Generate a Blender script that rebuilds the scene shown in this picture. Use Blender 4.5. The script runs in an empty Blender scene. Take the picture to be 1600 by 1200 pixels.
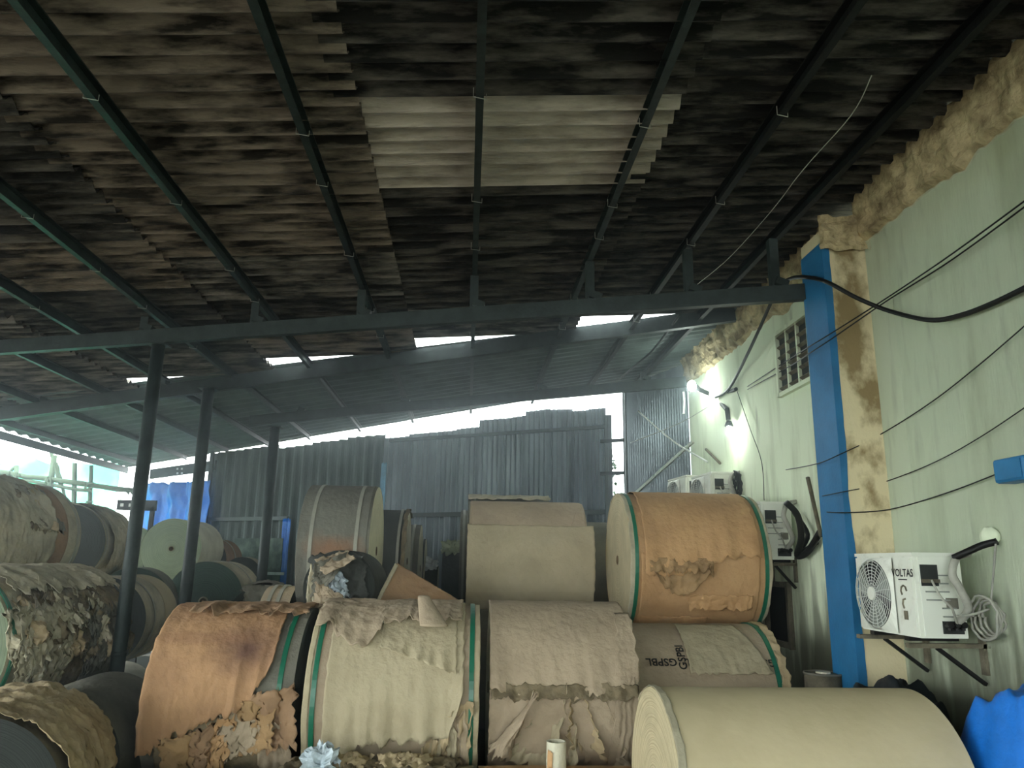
import bpy, math, random
from mathutils import Vector, Matrix, noise
PI = math.pi
C = bpy.context.scene.collection
# ------------------------------------------------------------------ camera
F = 1181.0
EYE = Vector((0, 0, 2.55))
_d = Vector((-71, 280, F)).normalized()
_u = Vector((78, -4962, F)).normalized(); _u = (_u - _d * _u.dot(_d)).normalized()
_c = _d.cross(_u)
camd = bpy.data.cameras.new('camera'); cam = bpy.data.objects.new('camera', camd); C.objects.link(cam)
camd.sensor_width = 36; camd.lens = F / 1600 * 36; camd.clip_end = 200
ax = Vector((_c.x, _d.x, _u.x)); ay = Vector((_c.y, _d.y, _u.y)); az = Vector((_c.z, _d.z, _u.z))
cam.matrix_world = Matrix(((ax.x, -ay.x, -az.x, EYE.x), (ax.y, -ay.y, -az.y, EYE.y), (ax.z, -ay.z, -az.z, EYE.z), (0, 0, 0, 1)))
bpy.context.scene.camera = cam
# ------------------------------------------------------------------ light
sc = bpy.context.scene
sc.view_settings.view_transform = 'Standard'; sc.view_settings.look = 'None'
sc.view_settings.gamma = 1; sc.view_settings.use_curve_mapping = False
sc.view_settings.exposure = 0.7
w = bpy.data.worlds.new('overcast_sky'); sc.world = w; w.use_nodes = True
wn = w.node_tree.nodes; wl = w.node_tree.links
bg = wn['Background']; bg.inputs['Color'].default_value = (0.89, 0.965, 0.96, 1); bg.inputs['Strength'].default_value = 5.5
HAZE = .02

# ------------------------------------------------------------------ helpers
def at_y(px, py, Y):
    q = Vector((px - 800, py - 600, F)); r = Vector((q.dot(_c), q.dot(_d), q.dot(_u))); return EYE + r * (Y / r.y)
def at_x(px, py, X):
    q = Vector((px - 800, py - 600, F)); r = Vector((q.dot(_c), q.dot(_d), q.dot(_u))); return EYE + r * (X / r.x)
RH, RS = 2.54, .084
def roof_z(x): return EYE.z + RH + RS * x
def on_roof(px, py, dz=0):
    q = Vector((px - 800, py - 600, F)); r = Vector((q.dot(_c), q.dot(_d), q.dot(_u))); return EYE + r * ((RH + dz) / (r.z - RS * r.x))
def lin(c):
    return tuple((v / 255 / 12.92 if v / 255 <= .04045 else ((v / 255 + .055) / 1.055) ** 2.4) for v in c) + (1,)
def nz(x, y=0., z=0.): return noise.noise(Vector((x, y, z)))
def crump(x, y, s, sc_=1.0):
    v = 0; a = 1; f = sc_
    for k in range(3):
        v += a * (.28 - abs(nz(x * f + s * 7.3, y * f - s * 3.1, s + k * 5.))); a *= .5; f *= 2.1
    return v

def mat(name, col, rough=.8, metal=0., noise_amt=.25, nscale=6., bump=.2, bscale=40., stretch=(1, 1, 1), col2=None, thr=(.35, .7), coords='Object', emit=None, spec=.3):
    m = bpy.data.materials.new(name); m.use_nodes = True; n = m.node_tree.nodes; l = m.node_tree.links
    b = n['Principled BSDF']; b.inputs['Roughness'].default_value = rough; b.inputs['Metallic'].default_value = metal
    b.inputs['Specular IOR Level'].default_value = spec
    tc = n.new('ShaderNodeTexCoord'); mp = n.new('ShaderNodeMapping'); mp.inputs['Scale'].default_value = stretch
    if coords == 'World':
        g = n.new('ShaderNodeNewGeometry'); l.new(g.outputs['Position'], mp.inputs['Vector'])
    else: l.new(tc.outputs['Object'], mp.inputs['Vector'])
    no = n.new('ShaderNodeTexNoise'); no.inputs['Scale'].default_value = nscale; no.inputs['Detail'].default_value = 7; no.inputs['Roughness'].default_value = .6
    l.new(mp.outputs[0], no.inputs['Vector'])
    rp = n.new('ShaderNodeMapRange'); rp.inputs[1].default_value = thr[0]; rp.inputs[2].default_value = thr[1]
    l.new(no.outputs[0], rp.inputs[0])
    mx = n.new('ShaderNodeMix'); mx.data_type = 'RGBA'
    c1 = lin(col); c2 = lin(col2) if col2 else tuple(v * (1 - noise_amt * 2) for v in c1[:3]) + (1,)
    mx.inputs[6].default_value = c1; mx.inputs[7].default_value = c2
    l.new(rp.outputs[0], mx.inputs[0]); l.new(mx.outputs[2], b.inputs['Base Color'])
    if bump:
        nb = n.new('ShaderNodeTexNoise'); nb.inputs['Scale'].default_value = bscale; nb.inputs['Detail'].default_value = 4
        l.new(mp.outputs[0], nb.inputs['Vector'])
        bp = n.new('ShaderNodeBump'); bp.inputs['Strength'].default_value = bump; bp.inputs['Distance'].default_value = .02
        l.new(nb.outputs[0], bp.inputs['Height']); l.new(bp.outputs[0], b.inputs['Normal'])
    if emit:
        b.inputs['Emission Color'].default_value = lin(emit[0]); b.inputs['Emission Strength'].default_value = emit[1]
    m['mix'] = mx.name
    return m
def add_stain(m, centre, radii, col, amt=.8, wob=.35, soft=.5):
    """a stain with a shape of its own, in object coordinates"""
    n = m.node_tree.nodes; l = m.node_tree.links; b = n['Principled BSDF']
    src = b.inputs['Base Color'].links[0].from_socket
    tc = n.new('ShaderNodeTexCoord'); mp = n.new('ShaderNodeMapping'); mp.vector_type = 'TEXTURE'
    mp.inputs['Location'].default_value = centre; mp.inputs['Scale'].default_value = radii
    l.new(tc.outputs['Object'], mp.inputs['Vector'])
    ln = n.new('ShaderNodeVectorMath'); ln.operation = 'LENGTH'; l.new(mp.outputs[0], ln.inputs[0])
    no = n.new('ShaderNodeTexNoise'); no.inputs['Scale'].default_value = 9; no.inputs['Detail'].default_value = 5; l.new(tc.outputs['Object'], no.inputs['Vector'])
    ad = n.new('ShaderNodeMath'); ad.operation = 'MULTIPLY_ADD'; l.new(no.outputs[0], ad.inputs[0]); ad.inputs[1].default_value = wob * 2; l.new(ln.outputs['Value'], ad.inputs[2])
    r = n.new('ShaderNodeMapRange'); r.inputs[1].default_value = 1 + wob; r.inputs[2].default_value = 1 + wob - soft; r.inputs[3].default_value = 0; r.inputs[4].default_value = amt
    l.new(ad.outputs[0], r.inputs[0])
    mx = n.new('ShaderNodeMix'); mx.data_type = 'RGBA'; l.new(r.outputs[0], mx.inputs[0]); l.new(src, mx.inputs[6]); mx.inputs[7].default_value = lin(col)
    l.new(mx.outputs[2], b.inputs['Base Color'])
def ring_mat(name, c1, c2, scale=60):
    """edge of a wound paper roll: concentric rings about the object's X axis at height R"""
    m = mat(name, c1, .9, noise_amt=.12, nscale=5, bump=0)
    n = m.node_tree.nodes; l = m.node_tree.links; b = n['Principled BSDF']
    src = b.inputs['Base Color'].links[0].from_socket
    uv = n.new('ShaderNodeUVMap'); uv.uv_map = 'r'
    sp = n.new('ShaderNodeSeparateXYZ'); l.new(uv.outputs[0], sp.inputs[0])
    no = n.new('ShaderNodeTexNoise'); no.noise_dimensions = '1D'; no.inputs['Scale'].default_value = scale; no.inputs['Detail'].default_value = 4
    l.new(sp.outputs[0], no.inputs['W'])
    r = n.new('ShaderNodeMapRange'); r.inputs[1].default_value = .45; r.inputs[2].default_value = .62; r.inputs[4].default_value = .65; l.new(no.outputs[0], r.inputs[0])
    mx = n.new('ShaderNodeMix'); mx.data_type = 'RGBA'; l.new(r.outputs[0], mx.inputs[0]); l.new(src, mx.inputs[6]); mx.inputs[7].default_value = lin(c2)
    l.new(mx.outputs[2], b.inputs['Base Color'])
    bp = n.new('ShaderNodeBump'); bp.inputs['Strength'].default_value = .4; bp.inputs['Distance'].default_value = .01; l.new(no.outputs[0], bp.inputs['Height']); l.new(bp.outputs[0], b.inputs['Normal'])
    return m

class MB:
    def __init__(s): s.v = []; s.f = []; s.uv = None
    def add(s, vs, fs):
        o = len(s.v); s.v += [tuple(v) for v in vs]; s.f += [tuple(i + o for i in f) for f in fs]; return s
    def box(s, c, d, M=None):
        vs = [Vector((x * d[0] / 2, y * d[1] / 2, z * d[2] / 2)) for x in (-1, 1) for y in (-1, 1) for z in (-1, 1)]
        if M: vs = [M @ v for v in vs]
        vs = [v + Vector(c) for v in vs]
        return s.add(vs, [(0, 1, 3, 2), (4, 6, 7, 5), (0, 4, 5, 1), (2, 3, 7, 6), (0, 2, 6, 4), (1, 5, 7, 3)])
    def bar(s, p0, p1, w, h, up=(0, 0, 1)):
        p0 = Vector(p0); p1 = Vector(p1); a = (p1 - p0); L = a.length; a.normalize()
        sd = a.cross(Vector(up)).normalized(); u2 = sd.cross(a)
        M = Matrix((a, sd, u2)).transposed()
        return s.box((p0 + p1) / 2, (L, w, h), M)
    def tube(s, p0, p1, r, n=12, r2=None, cap=True):
        return s.path([p0, p1], [r, r if r2 is None else r2], n, cap)
    def path(s, pts, r, n=8, cap=True):
        pts = [Vector(p) for p in pts]; rs = r if isinstance(r, (list, tuple)) else [r] * len(pts)
        vs = []; prev = None
        for i, p in enumerate(pts):
            a = (pts[min(i + 1, len(pts) - 1)] - pts[max(i - 1, 0)]).normalized()
            if prev is None:
                t = Vector((0, 0, 1)) if abs(a.z) < .9 else Vector((1, 0, 0)); sd = a.cross(t).normalized()
            else: sd = (prev - a * prev.dot(a)).normalized()
            prev = sd; u2 = a.cross(sd)
            for k in range(n):
                t = 2 * PI * k / n; vs.append(p + (sd * math.cos(t) + u2 * math.sin(t)) * rs[i])
        fs = [(i * n + k, i * n + (k + 1) % n, (i + 1) * n + (k + 1) % n, (i + 1) * n + k) for i in range(len(pts) - 1) for k in range(n)]
        if cap: fs += [tuple(range(n))[::-1], tuple((len(pts) - 1) * n + k for k in range(n))]
        return s.add(vs, fs)
    def grid(s, nu, nv, fn, closed_v=False):
        vs = [fn(i / nu, j / nv) for i in range(nu + 1) for j in range(nv + (0 if closed_v else 1))]
        m = nv + (0 if closed_v else 1)
        fs = [(i * m + j, (i + 1) * m + j, (i + 1) * m + (j + 1) % m, i * m + (j + 1) % m) for i in range(nu) for j in range(nv)]
        return s.add(vs, fs)
    def profile(s, pts, p0, p1, up=(0, 0, 1)):
        """extrude a closed 2-D profile (side, up) along p0-p1"""
        p0 = Vector(p0); p1 = Vector(p1); a = (p1 - p0).normalized(); sd = a.cross(Vector(up)).normalized(); u2 = sd.cross(a); n = len(pts)
        vs = [p + sd * x + u2 * y for p in (p0, p1) for x, y in pts]
        return s.add(vs, [(k, (k + 1) % n, n + (k + 1) % n, n + k) for k in range(n)] + [tuple(range(n))[::-1], tuple(range(n, 2 * n))])
    def mesh(s, name, smooth=False):
        me = bpy.data.meshes.new(name); me.from_pydata(s.v, [], s.f); me.update()
        if s.uv:
            u = me.uv_layers.new(name='r')
            for lp in me.loops: u.data[lp.index].uv = s.uv[lp.vertex_index]
        if smooth: me.polygons.foreach_set('use_smooth', [True] * len(me.polygons))
        return me
    def build(s, name, m, parent=None, smooth=False, solid=0):
        return link(name, s.mesh(name, smooth), m, parent, solid)
def link(name, me, m, parent=None, solid=0):
    o = bpy.data.objects.new(name, me); C.objects.link(o)
    if m is not None:
        if len(me.materials) == 0: me.materials.append(m)
        elif me.materials[0] is not m:
            o.material_slots[0].link = 'OBJECT'; o.material_slots[0].material = m
    if parent: o.parent = parent
    if solid:
        md = o.modifiers.new('thickness', 'SOLIDIFY'); md.thickness = solid; md.offset = 1
    return o
def tag(o, label=None, cat=None, group=None, kind=None):
    if label: o['label'] = label
    if cat: o['category'] = cat
    if group: o['group'] = group
    if kind: o['kind'] = kind
    return o
def empty(name, loc=(0, 0, 0), rz=0, rx=0, ry=0):
    o = bpy.data.objects.new(name, None); C.objects.link(o); o.location = loc; o.rotation_euler = (rx, ry, rz); o.empty_display_size = .1
    return o
def struct(name, mb, m, smooth=False): return tag(mb.build(name, m, None, smooth), kind='structure')
def sag(p0, p1, drop, n=14):
    p0 = Vector(p0); p1 = Vector(p1)
    return [p0.lerp(p1, k / n) + Vector((0, 0, -drop * 4 * (k / n) * (1 - k / n))) for k in range(n + 1)]
def smooth_path(pts, n=6):
    pts = [Vector(p) for p in pts]; out = []
    for i in range(len(pts) - 1):
        a = pts[max(i - 1, 0)]; b = pts[i]; c = pts[i + 1]; d = pts[min(i + 2, len(pts) - 1)]
        for k in range(n):
            t = k / n
            out.append(.5 * ((2 * b) + (c - a) * t + (2 * a - 5 * b + 4 * c - d) * t * t + (3 * b - a - 3 * c + d) * t ** 3))
    return out + [pts[-1]]

# ------------------------------------------------------------------ materials
M = {}
M['steel'] = mat('dark_painted_steel', (46, 56, 54), .55, .2, .3, 9, .1)
M['steel_black'] = mat('sooty_steel', (18, 21, 21), .7, .2, .3, 9, .1)
M['bolt'] = mat('galvanised_wire', (185, 185, 175), .45, .7, .1)
asb = dict(rough=.95, nscale=3.2, bump=.5, bscale=30, stretch=(.75, 4., 1), coords='World', thr=(.38, .6))
M['sheet_dark'] = mat('sooty_cement_sheet', (94, 90, 83), col2=(22, 22, 20), **{**asb, 'thr': (.36, .56)})
M['sheet_mid'] = mat('weathered_cement_sheet', (124, 119, 110), col2=(28, 28, 25), **{**asb, 'thr': (.38, .58)})
M['sheet_brown'] = mat('brown_stained_cement_sheet', (128, 117, 103), col2=(32, 29, 24), **{**asb, 'thr': (.42, .62)})
M['sheet_light'] = mat('newer_cement_sheet', (186, 177, 162), col2=(124, 116, 103), **{**asb, 'thr': (.42, .68)})
M['sheet_metal'] = mat('far_roof_sheet', (84, 96, 93), .7, .0, .25, 3, .1)
M['wall_metal'] = mat('grey_profiled_sheet', (128, 138, 144), .38, .6, .2, 3, .1, stretch=(2, 2, .4))
M['wall_cement'] = mat('old_wall_cement_sheet', (92, 104, 102), .9, 0, .3, 2, .3, stretch=(2, 2, .5))
M['floor'] = mat('dirty_concrete', (78, 74, 68), .9, 0, .3, 2, .3)
M['ground'] = mat('outside_ground', (120, 116, 104), .95, 0, .2, 1, .2)
M['blue'] = mat('blue_paint', (40, 112, 160), .45, 0, .15, 4, .1)
M['rough_plaster'] = mat('crumbling_plaster', (200, 184, 144), .95, 0, .3, 6, .9, 25, col2=(104, 90, 66))
M['beige'] = mat('beige_stained_plaster', (214, 202, 164), .9, 0, .2, 2.2, .3, 30, col2=(138, 120, 84), thr=(.52, .62), stretch=(1, 1, .7))
# pale green lime-washed wall with vertical dirt streaks
M['wall'] = mat('pale_green_limewash', (218, 229, 202), .9, 0, .2, 1.3, .25, 25, stretch=(1, 2.2, .35), coords='World', col2=(172, 180, 150), thr=(.5, .76))
def wall_extra(m):
    n = m.node_tree.nodes; l = m.node_tree.links; b = n['Principled BSDF']; src = b.inputs['Base Color'].links[0].from_socket
    g = n.new('ShaderNodeNewGeometry'); mp = n.new('ShaderNodeMapping'); mp.inputs['Scale'].default_value = (1, 5, .9); l.new(g.outputs['Position'], mp.inputs[0])
    no = n.new('ShaderNodeTexNoise'); no.inputs['Scale'].default_value = 1.4; no.inputs['Detail'].default_value = 8; l.new(mp.outputs[0], no.inputs[0])
    # grime grows towards the foot of the wall (dirt of its own, irregular edge)
    sp = n.new('ShaderNodeSeparateXYZ'); l.new(g.outputs['Position'], sp.inputs[0])
    r = n.new('ShaderNodeMapRange'); r.inputs[1].default_value = 2.75; r.inputs[2].default_value = 1.5; r.inputs[3].default_value = 0; r.inputs[4].default_value = .5; l.new(sp.outputs[2], r.inputs[0])
    ad = n.new('ShaderNodeMath'); l.new(no.outputs[0], ad.inputs[0]); l.new(r.outputs[0], ad.inputs[1])
    r2 = n.new('ShaderNodeMapRange'); r2.inputs[1].default_value = .6; r2.inputs[2].default_value = .85; r2.inputs[4].default_value = .8; l.new(ad.outputs[0], r2.inputs[0])
    mx = n.new('ShaderNodeMix'); mx.data_type = 'RGBA'; l.new(r2.outputs[0], mx.inputs[0]); l.new(src, mx.inputs[6]); mx.inputs[7].default_value = lin((100, 102, 82))
    l.new(mx.outputs[2], b.inputs['Base Color'])
wall_extra(M['wall'])
def kraft(name, col, col2=None, amt=.12, bump=.6, ns=3, thr=(.4, .75)): return mat(name, col, .85, 0, amt, ns, bump, 18, col2=col2, thr=thr, spec=.15)
M['k_orange'] = kraft('orange_brown_kraft', (186, 150, 108), (164, 128, 90))
M['k_brown'] = kraft('brown_kraft', (160, 130, 100), (122, 98, 76))
M['k_beige'] = kraft('beige_kraft', (174, 163, 135), (156, 145, 118))
M['k_taupe'] = kraft('taupe_kraft', (170, 154, 130), (146, 131, 110))
M['k_grey'] = kraft('dusty_grey_kraft', (118, 116, 104), (88, 86, 78))
M['k_dark'] = kraft('dark_dusty_kraft', (70, 72, 68), (50, 52, 50))
M['k_cream'] = kraft('cream_kraft', (188, 175, 142), (176, 163, 130), bump=.1)
M['k_pale'] = kraft('pale_dusty_kraft', (184, 176, 150), (128, 122, 104), ns=4)
M['k_white'] = kraft('white_paper', (205, 202, 180), (176, 172, 150))
M['k_green'] = kraft('greenish_paper', (150, 158, 128), (128, 136, 108))
M['torn'] = kraft('torn_kraft_inside', (182, 164, 130), (146, 128, 98), bump=.6)
M['torn_orange'] = kraft('torn_orange_kraft', (166, 136, 98), (120, 96, 68), bump=.6)
M['torn_dark'] = kraft('shredded_kraft', (128, 116, 92), (70, 62, 48), bump=.7, ns=8)
M['e_beige'] = ring_mat('beige_roll_end', (190, 178, 144), (150, 138, 108))
M['e_dark'] = ring_mat('dark_roll_end', (52, 56, 52), (34, 38, 36))
M['e_green'] = ring_mat('green_roll_end', (104, 115, 92), (76, 88, 68), 34)
M['e_dgreen'] = ring_mat('dark_green_roll_end', (66, 86, 76), (46, 62, 56), 34)
M['e_white'] = ring_mat('pale_roll_end', (214, 210, 180), (180, 176, 148))
M['strap'] = mat('green_strap', (28, 104, 78), .35, 0, .1, bump=0, spec=.5)
M['strap_grey'] = mat('dusty_strap', (150, 150, 136), .5, 0, .1, bump=0)
M['hole'] = mat('black_void', (10, 10, 10), 1, bump=0)
M['core'] = mat('cardboard_core', (112, 92, 66), .9)
M['tarp'] = mat('blue_tarpaulin', (24, 112, 205), .45, 0, .15, 5, .6, 12)
M['tarp_dark'] = mat('dark_tarpaulin', (22, 30, 34), .6, 0, .15, 5, .5, 12)
M['bamboo'] = mat('green_grey_bamboo', (84, 104, 84), .8)
M['ac'] = mat('white_enamel', (214, 218, 205), .4, 0, .12, 5, 0, col2=(150, 148, 132), thr=(.55, .8), spec=.5)
M['ac_grey'] = mat('grey_grille_wire', (196, 202, 194), .45, 0, .05, bump=0)
M['ac_dark'] = mat('dark_fan_cavity', (40, 44, 42), .7, bump=0)
M['ac_fin'] = mat('condenser_fins', (140, 146, 138), .6, .3, .1, bump=0)
M['black'] = mat('black_rubber', (22, 23, 22), .55, bump=0)
M['lagging'] = mat('grey_pipe_lagging', (168, 168, 156), .8)
M['rust'] = mat('grimy_angle_iron', (120, 114, 96), .8, .2, .3, 12, .3)
M['ink'] = mat('black_stencil_ink', (24, 22, 22), .8, bump=0)
M['leaf'] = mat('green_leaf', (34, 76, 18), .5, bump=0)
M['plastic'] = mat('crumpled_clear_plastic', (190, 205, 212), .25, 0, .2, 20, .4, spec=.6)
M['cement_panel'] = mat('mottled_cement_panel', (96, 112, 102), .9, 0, .3, 5, .3, col2=(44, 56, 52), thr=(.4, .6))
M['white_pipe'] = mat('white_pvc', (215, 220, 215), .5, bump=0)
# green debris netting, sunlight glows through it
def netting(name, c, alpha):
    m = bpy.data.materials.new(name); m.use_nodes = True; n = m.node_tree.nodes; l = m.node_tree.links
    n.remove(n['Principled BSDF']); out = n['Material Output']
    no = n.new('ShaderNodeTexNoise'); no.inputs['Scale'].default_value = .9; no.inputs['Detail'].default_value = 5
    tc = n.new('ShaderNodeTexCoord'); l.new(tc.outputs['Object'], no.inputs[0])
    mx = n.new('ShaderNodeMix'); mx.data_type = 'RGBA'; mx.inputs[6].default_value = lin(c[0]); mx.inputs[7].default_value = lin(c[1])
    r = n.new('ShaderNodeMapRange'); r.inputs[1].default_value = .42; r.inputs[2].default_value = .6; l.new(no.outputs[0], r.inputs[0]); l.new(r.outputs[0], mx.inputs[0])
    t = n.new('ShaderNodeBsdfTranslucent'); df = n.new('ShaderNodeBsdfDiffuse'); tr = n.new('ShaderNodeBsdfTransparent')
    l.new(mx.outputs[2], t.inputs[0]); l.new(mx.outputs[2], df.inputs[0])
    a = n.new('ShaderNodeMixShader'); a.inputs[0].default_value = .4; l.new(t.outputs[0], a.inputs[1]); l.new(df.outputs[0], a.inputs[2])
    b2 = n.new('ShaderNodeMixShader'); b2.inputs[0].default_value = alpha; l.new(a.outputs[0], b2.inputs[1]); l.new(tr.outputs[0], b2.inputs[2])
    l.new(b2.outputs[0], out.inputs[0]); return m
M['net'] = netting('turquoise_netting', ((100, 240, 205), (190, 255, 240)), .2)

# ------------------------------------------------------------------ ground, floor
b = MB(); b.box((-1.8, 4.0, -.05), (10.4, 26, .1)); struct('floor', b, M['floor'])
b = MB(); b.box((0, 10, -.16), (120, 120, .1)); struct('ground', b, M['ground'])

# ------------------------------------------------------------------ roof
ceiling = tag(empty('ceiling', (0, 0, roof_z(0))), kind='structure')
cz = roof_z(0)
def corr(nc, pitch, amp, L, seg=6, thick=.008):
    """corrugated sheet: ridges along X (length L), profile across Y, centred"""
    m = MB(); n = nc * seg; W = nc * pitch
    top = []; 
    for side, off in ((0, 0), (1, thick)):
        for x in (-L / 2, L / 2):
            for j in range(n + 1):
                top.append((x, -W / 2 + W * j / n, amp * math.cos(2 * PI * j / seg) + off))
    k = n + 1; f = []
    for j in range(n):
        f.append((j, j + 1, k + j + 1, k + j)); f.append((2 * k + j, 3 * k + j, 3 * k + j + 1, 2 * k + j + 1))
        f.append((j, 2 * k + j, 2 * k + j + 1, j + 1)); f.append((k + j, k + j + 1, 3 * k + j + 1, 3 * k + j))
    m.add(top, f); return m
random.seed(4)
edges = [-7.3, -6.2, -4.38, -2.5, -.68, 1.17, 3.1]
endy = [10.78, 10.3, 9.56, 8.96, 8.44, 7.93]
meshes = {}
cols = ['sheet_dark', 'sheet_dark', 'sheet_mid', 'sheet_mid', 'sheet_brown', 'sheet_dark']
for ci in range(6):
    x0, x1 = edges[ci] - .12, edges[ci + 1]
    L = x1 - x0 + .02
    if ci not in meshes: meshes[ci] = corr(7, .149, .03, L).mesh('roof_sheet')
    y = endy[ci]; row = 0
    while y > -8:  # unseen rows behind the camera, extended to dim the light from there
        yc = y - .51
        o = link('roof_sheet', meshes[ci], None, ceiling)
        xm = (x0 + x1) / 2
        o.location = (xm, yc, RS * xm + .035 + .004 * (row % 2))
        o.rotation_euler = (0, -math.atan(RS) + .016, random.uniform(-.004, .004))
        r = random.random()
        m = M['sheet_dark']
        if ci in (2, 3): m = M[['sheet_mid', 'sheet_brown', 'sheet_mid', 'sheet_dark'][int(r * 4)]]
        elif ci == 4: m = M[['sheet_mid', 'sheet_brown', 'sheet_dark', 'sheet_dark'][int(r * 4)]]
        elif ci == 1: m = M['sheet_mid']
        if ci == 4 and 3.8 < yc < 4.7: m = M['sheet_light']
        o.data.materials.clear() if False else None
        if len(o.data.materials) == 0: o.data.materials.append(M['sheet_dark'])
        o.material_slots[0].link = 'OBJECT'; o.material_slots[0].material = m
        y -= .894 if ci == 4 else 1.02; row += 1
# far roof, laid askew along the back wall
P = [Vector((-7.25, 10.5)), Vector((3.1, 7.75)), Vector((-7.45, 17.0)), Vector((3.1, 10.95))]
def far_pt(s, t): return P[0].lerp(P[1], s).lerp(P[2].lerp(P[3], s), t)
NS, NT = 5, 6
for i in range(NS):
    for j in range(NT):
        m = MB(); nc = 3; seg = 4; n = nc * seg
        vs = []
        for off in (0, .006):
            for s in (i / NS - .008, (i + 1) / NS):
                for q in range(n + 1):
                    t = (j + q / n) / NT; p = far_pt(s, t)
                    edge = .03 * (s > (i + .5) / NS)
                    vs.append((p.x, p.y, RS * p.x + .02 - edge * .3 + (0, 0, .034, .034)[q % 4] + off))
        k = n + 1; f = []
        for q in range(n): f += [(q, q + 1, k + q + 1, k + q), (2 * k + q, 3 * k + q, 3 * k + q + 1, 2 * k + q + 1), (q, 2 * k + q, 2 * k + q + 1, q + 1), (k + q, k + q + 1, 3 * k + q + 1, 3 * k + q)]
        m.add(vs, f); m.build('far_roof_sheet', M['sheet_metal'], ceiling)
# purlins
PX = [-6.85, -5.75, -4.75, -3.85, -2.98, -1.98, -1.0, 0.0, .98, 1.78, 2.5]
cprof = [(-.022, 0), (.022, 0), (.022, .008), (-.014, .008), (-.014, .092), (.022, .092), (.022, .1), (-.022, .1)]
for x in PX:
    y1 = {True: 16.6 - (x + 7.3) * .56, False: 0}[True]
    m = MB(); m.profile([(-a, c) for a, c in cprof] if x > .5 else cprof, (x, -8, RS * x - .095), (x, y1, RS * x - .095))
    o = m.build('purlin', M['steel_black'] if x > 1.5 else M['steel'], ceiling)
    # hook bolts
    random.seed(int(x * 10) + 50)
    for k in range(6):
        y = 2.7 + k * 1.02 + random.uniform(-.25, .25)
        if y > 8.2 or x < -4 or x > 2: continue
        h = MB(); z = RS * x - .095
        h.path([(x - .035, y, z + .05), (x - .035, y, z - .006), (x + .035, y + .015, z - .008), (x + .035, y + .015, z + .025)], .0028, 5)
        h.build('hook_bolt', M['bolt'], ceiling)
ROOFB = -.1
# eave fascia and its brackets
m = MB(); m.bar((-7.28, -8, RS * -7.28 - .06), (-7.46, 17.0, RS * -7.4 - .06), .02, .13); m.build('eave_board', M['steel'], ceiling)

# haze volume added to imitate lens glare round the bright gap
hz = MB(); hz.box((-2.1, 9.0, 2.6), (10.2, 12.0, 5.3)); hm = bpy.data.materials.new('glare_air'); hm.use_nodes = True
hn = hm.node_tree.nodes; hn.remove(hn['Principled BSDF']); vs_ = hn.new('ShaderNodeVolumeScatter'); vs_.inputs['Density'].default_value = HAZE; vs_.inputs['Anisotropy'].default_value = .84; vs_.inputs['Color'].default_value = (.8, .95, 1, 1)
hm.node_tree.links.new(vs_.outputs[0], hn['Material Output'].inputs['Volume'])
ho = hz.build('glare_haze', hm); tag(ho, 'added haze volume in the shed, imitating lens glare near the bright gap', 'haze', kind='stuff')

# ------------------------------------------------------------------ beams and poles
def beam(label, p0, p1, h, prof_w, stubs, m, stubx=True):
    t = empty('roof_beam', (Vector(p0) + Vector(p1)) / 2); loc = t.location.copy()
    a = Vector(p0) - loc; c = Vector(p1) - loc; w2 = prof_w
    pr = [(-w2, 0), (w2, 0), (w2, .012), (-w2 + .014, .012), (-w2 + .014, h - .012), (w2, h - .012), (w2, h), (-w2, h)]
    MB().profile([(-x, y) for x, y in pr], a, c).build('channel', m, t)
    for x in stubs:
        k = (x - p0[0]) / (p1[0] - p0[0]); q = Vector(p0).lerp(Vector(p1), k)
        top = roof_z(x) - .1
        s = MB(); s.box((q.x - loc.x, q.y - loc.y, (top + q.z + h) / 2 - loc.z), (.07, .012, top - q.z - h)); s.box((q.x - loc.x - .03, q.y - loc.y + .03, (top + q.z + h) / 2 - loc.z), (.012, .06, top - q.z - h))
        s.build('stub_post', m, t)
        g = MB(); g.box((q.x - loc.x + .04, q.y - loc.y, q.z + h + .03 - loc.z), (.1, .09, .06), Matrix.Rotation(.35, 3, 'Y')); g.build('cleat', m, t)
    return tag(t, label, 'beam')
pA = at_x(1258, 469, 2.66); pA2 = Vector((-2.9, 6.85, 0)); pA2.z = at_y(248, 537, 6.85).z
sl = (pA.z - pA2.z) / (pA.x - pA2.x); ys = (pA.y - pA2.y) / (pA.x - pA2.x)
e0 = (-7.0, pA2.y + ys * (-7.0 - pA2.x), pA2.z + sl * (-7.0 - pA2.x))
beam('nearest long roof beam, running from the left edge to the blue pillar', e0, tuple(pA), .13, .035, [-6.6, -4.75, -3.05, -1.98, -1.0, 0.0, .98, 1.78, 2.45], M['steel'])
q0 = at_y(0, 657, 10.15); q1 = at_y(325, 607, 9.2)
sl2 = (q1 - q0) / (q1.x - q0.x); e1 = q1 + sl2 * (2.9 - q1.x); e00 = q0 + sl2 * (-7.1 - q0.x)
e1 = at_x(1150, 502, 2.9); e00 = q0.lerp(e1, (-7.1 - q0.x) / (e1.x - q0.x))
beam('deep roof beam on the second pole, under the step between the two roofs', tuple(e00), tuple(e1), .17, .04, [-6.3, -5.6, -3.9], M['steel'])
q0 = at_y(392, 664, 11.6); q1 = at_x(1075, 604, 2.98); sl3 = (q1 - q0) / (q1.x - q0.x)
beam('farthest roof beam, ending at the lit lamp by the wall', tuple(q0), tuple(q1), .14, .035, [-2.6, -1.0, .98, 2.4], M['steel'])
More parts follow.
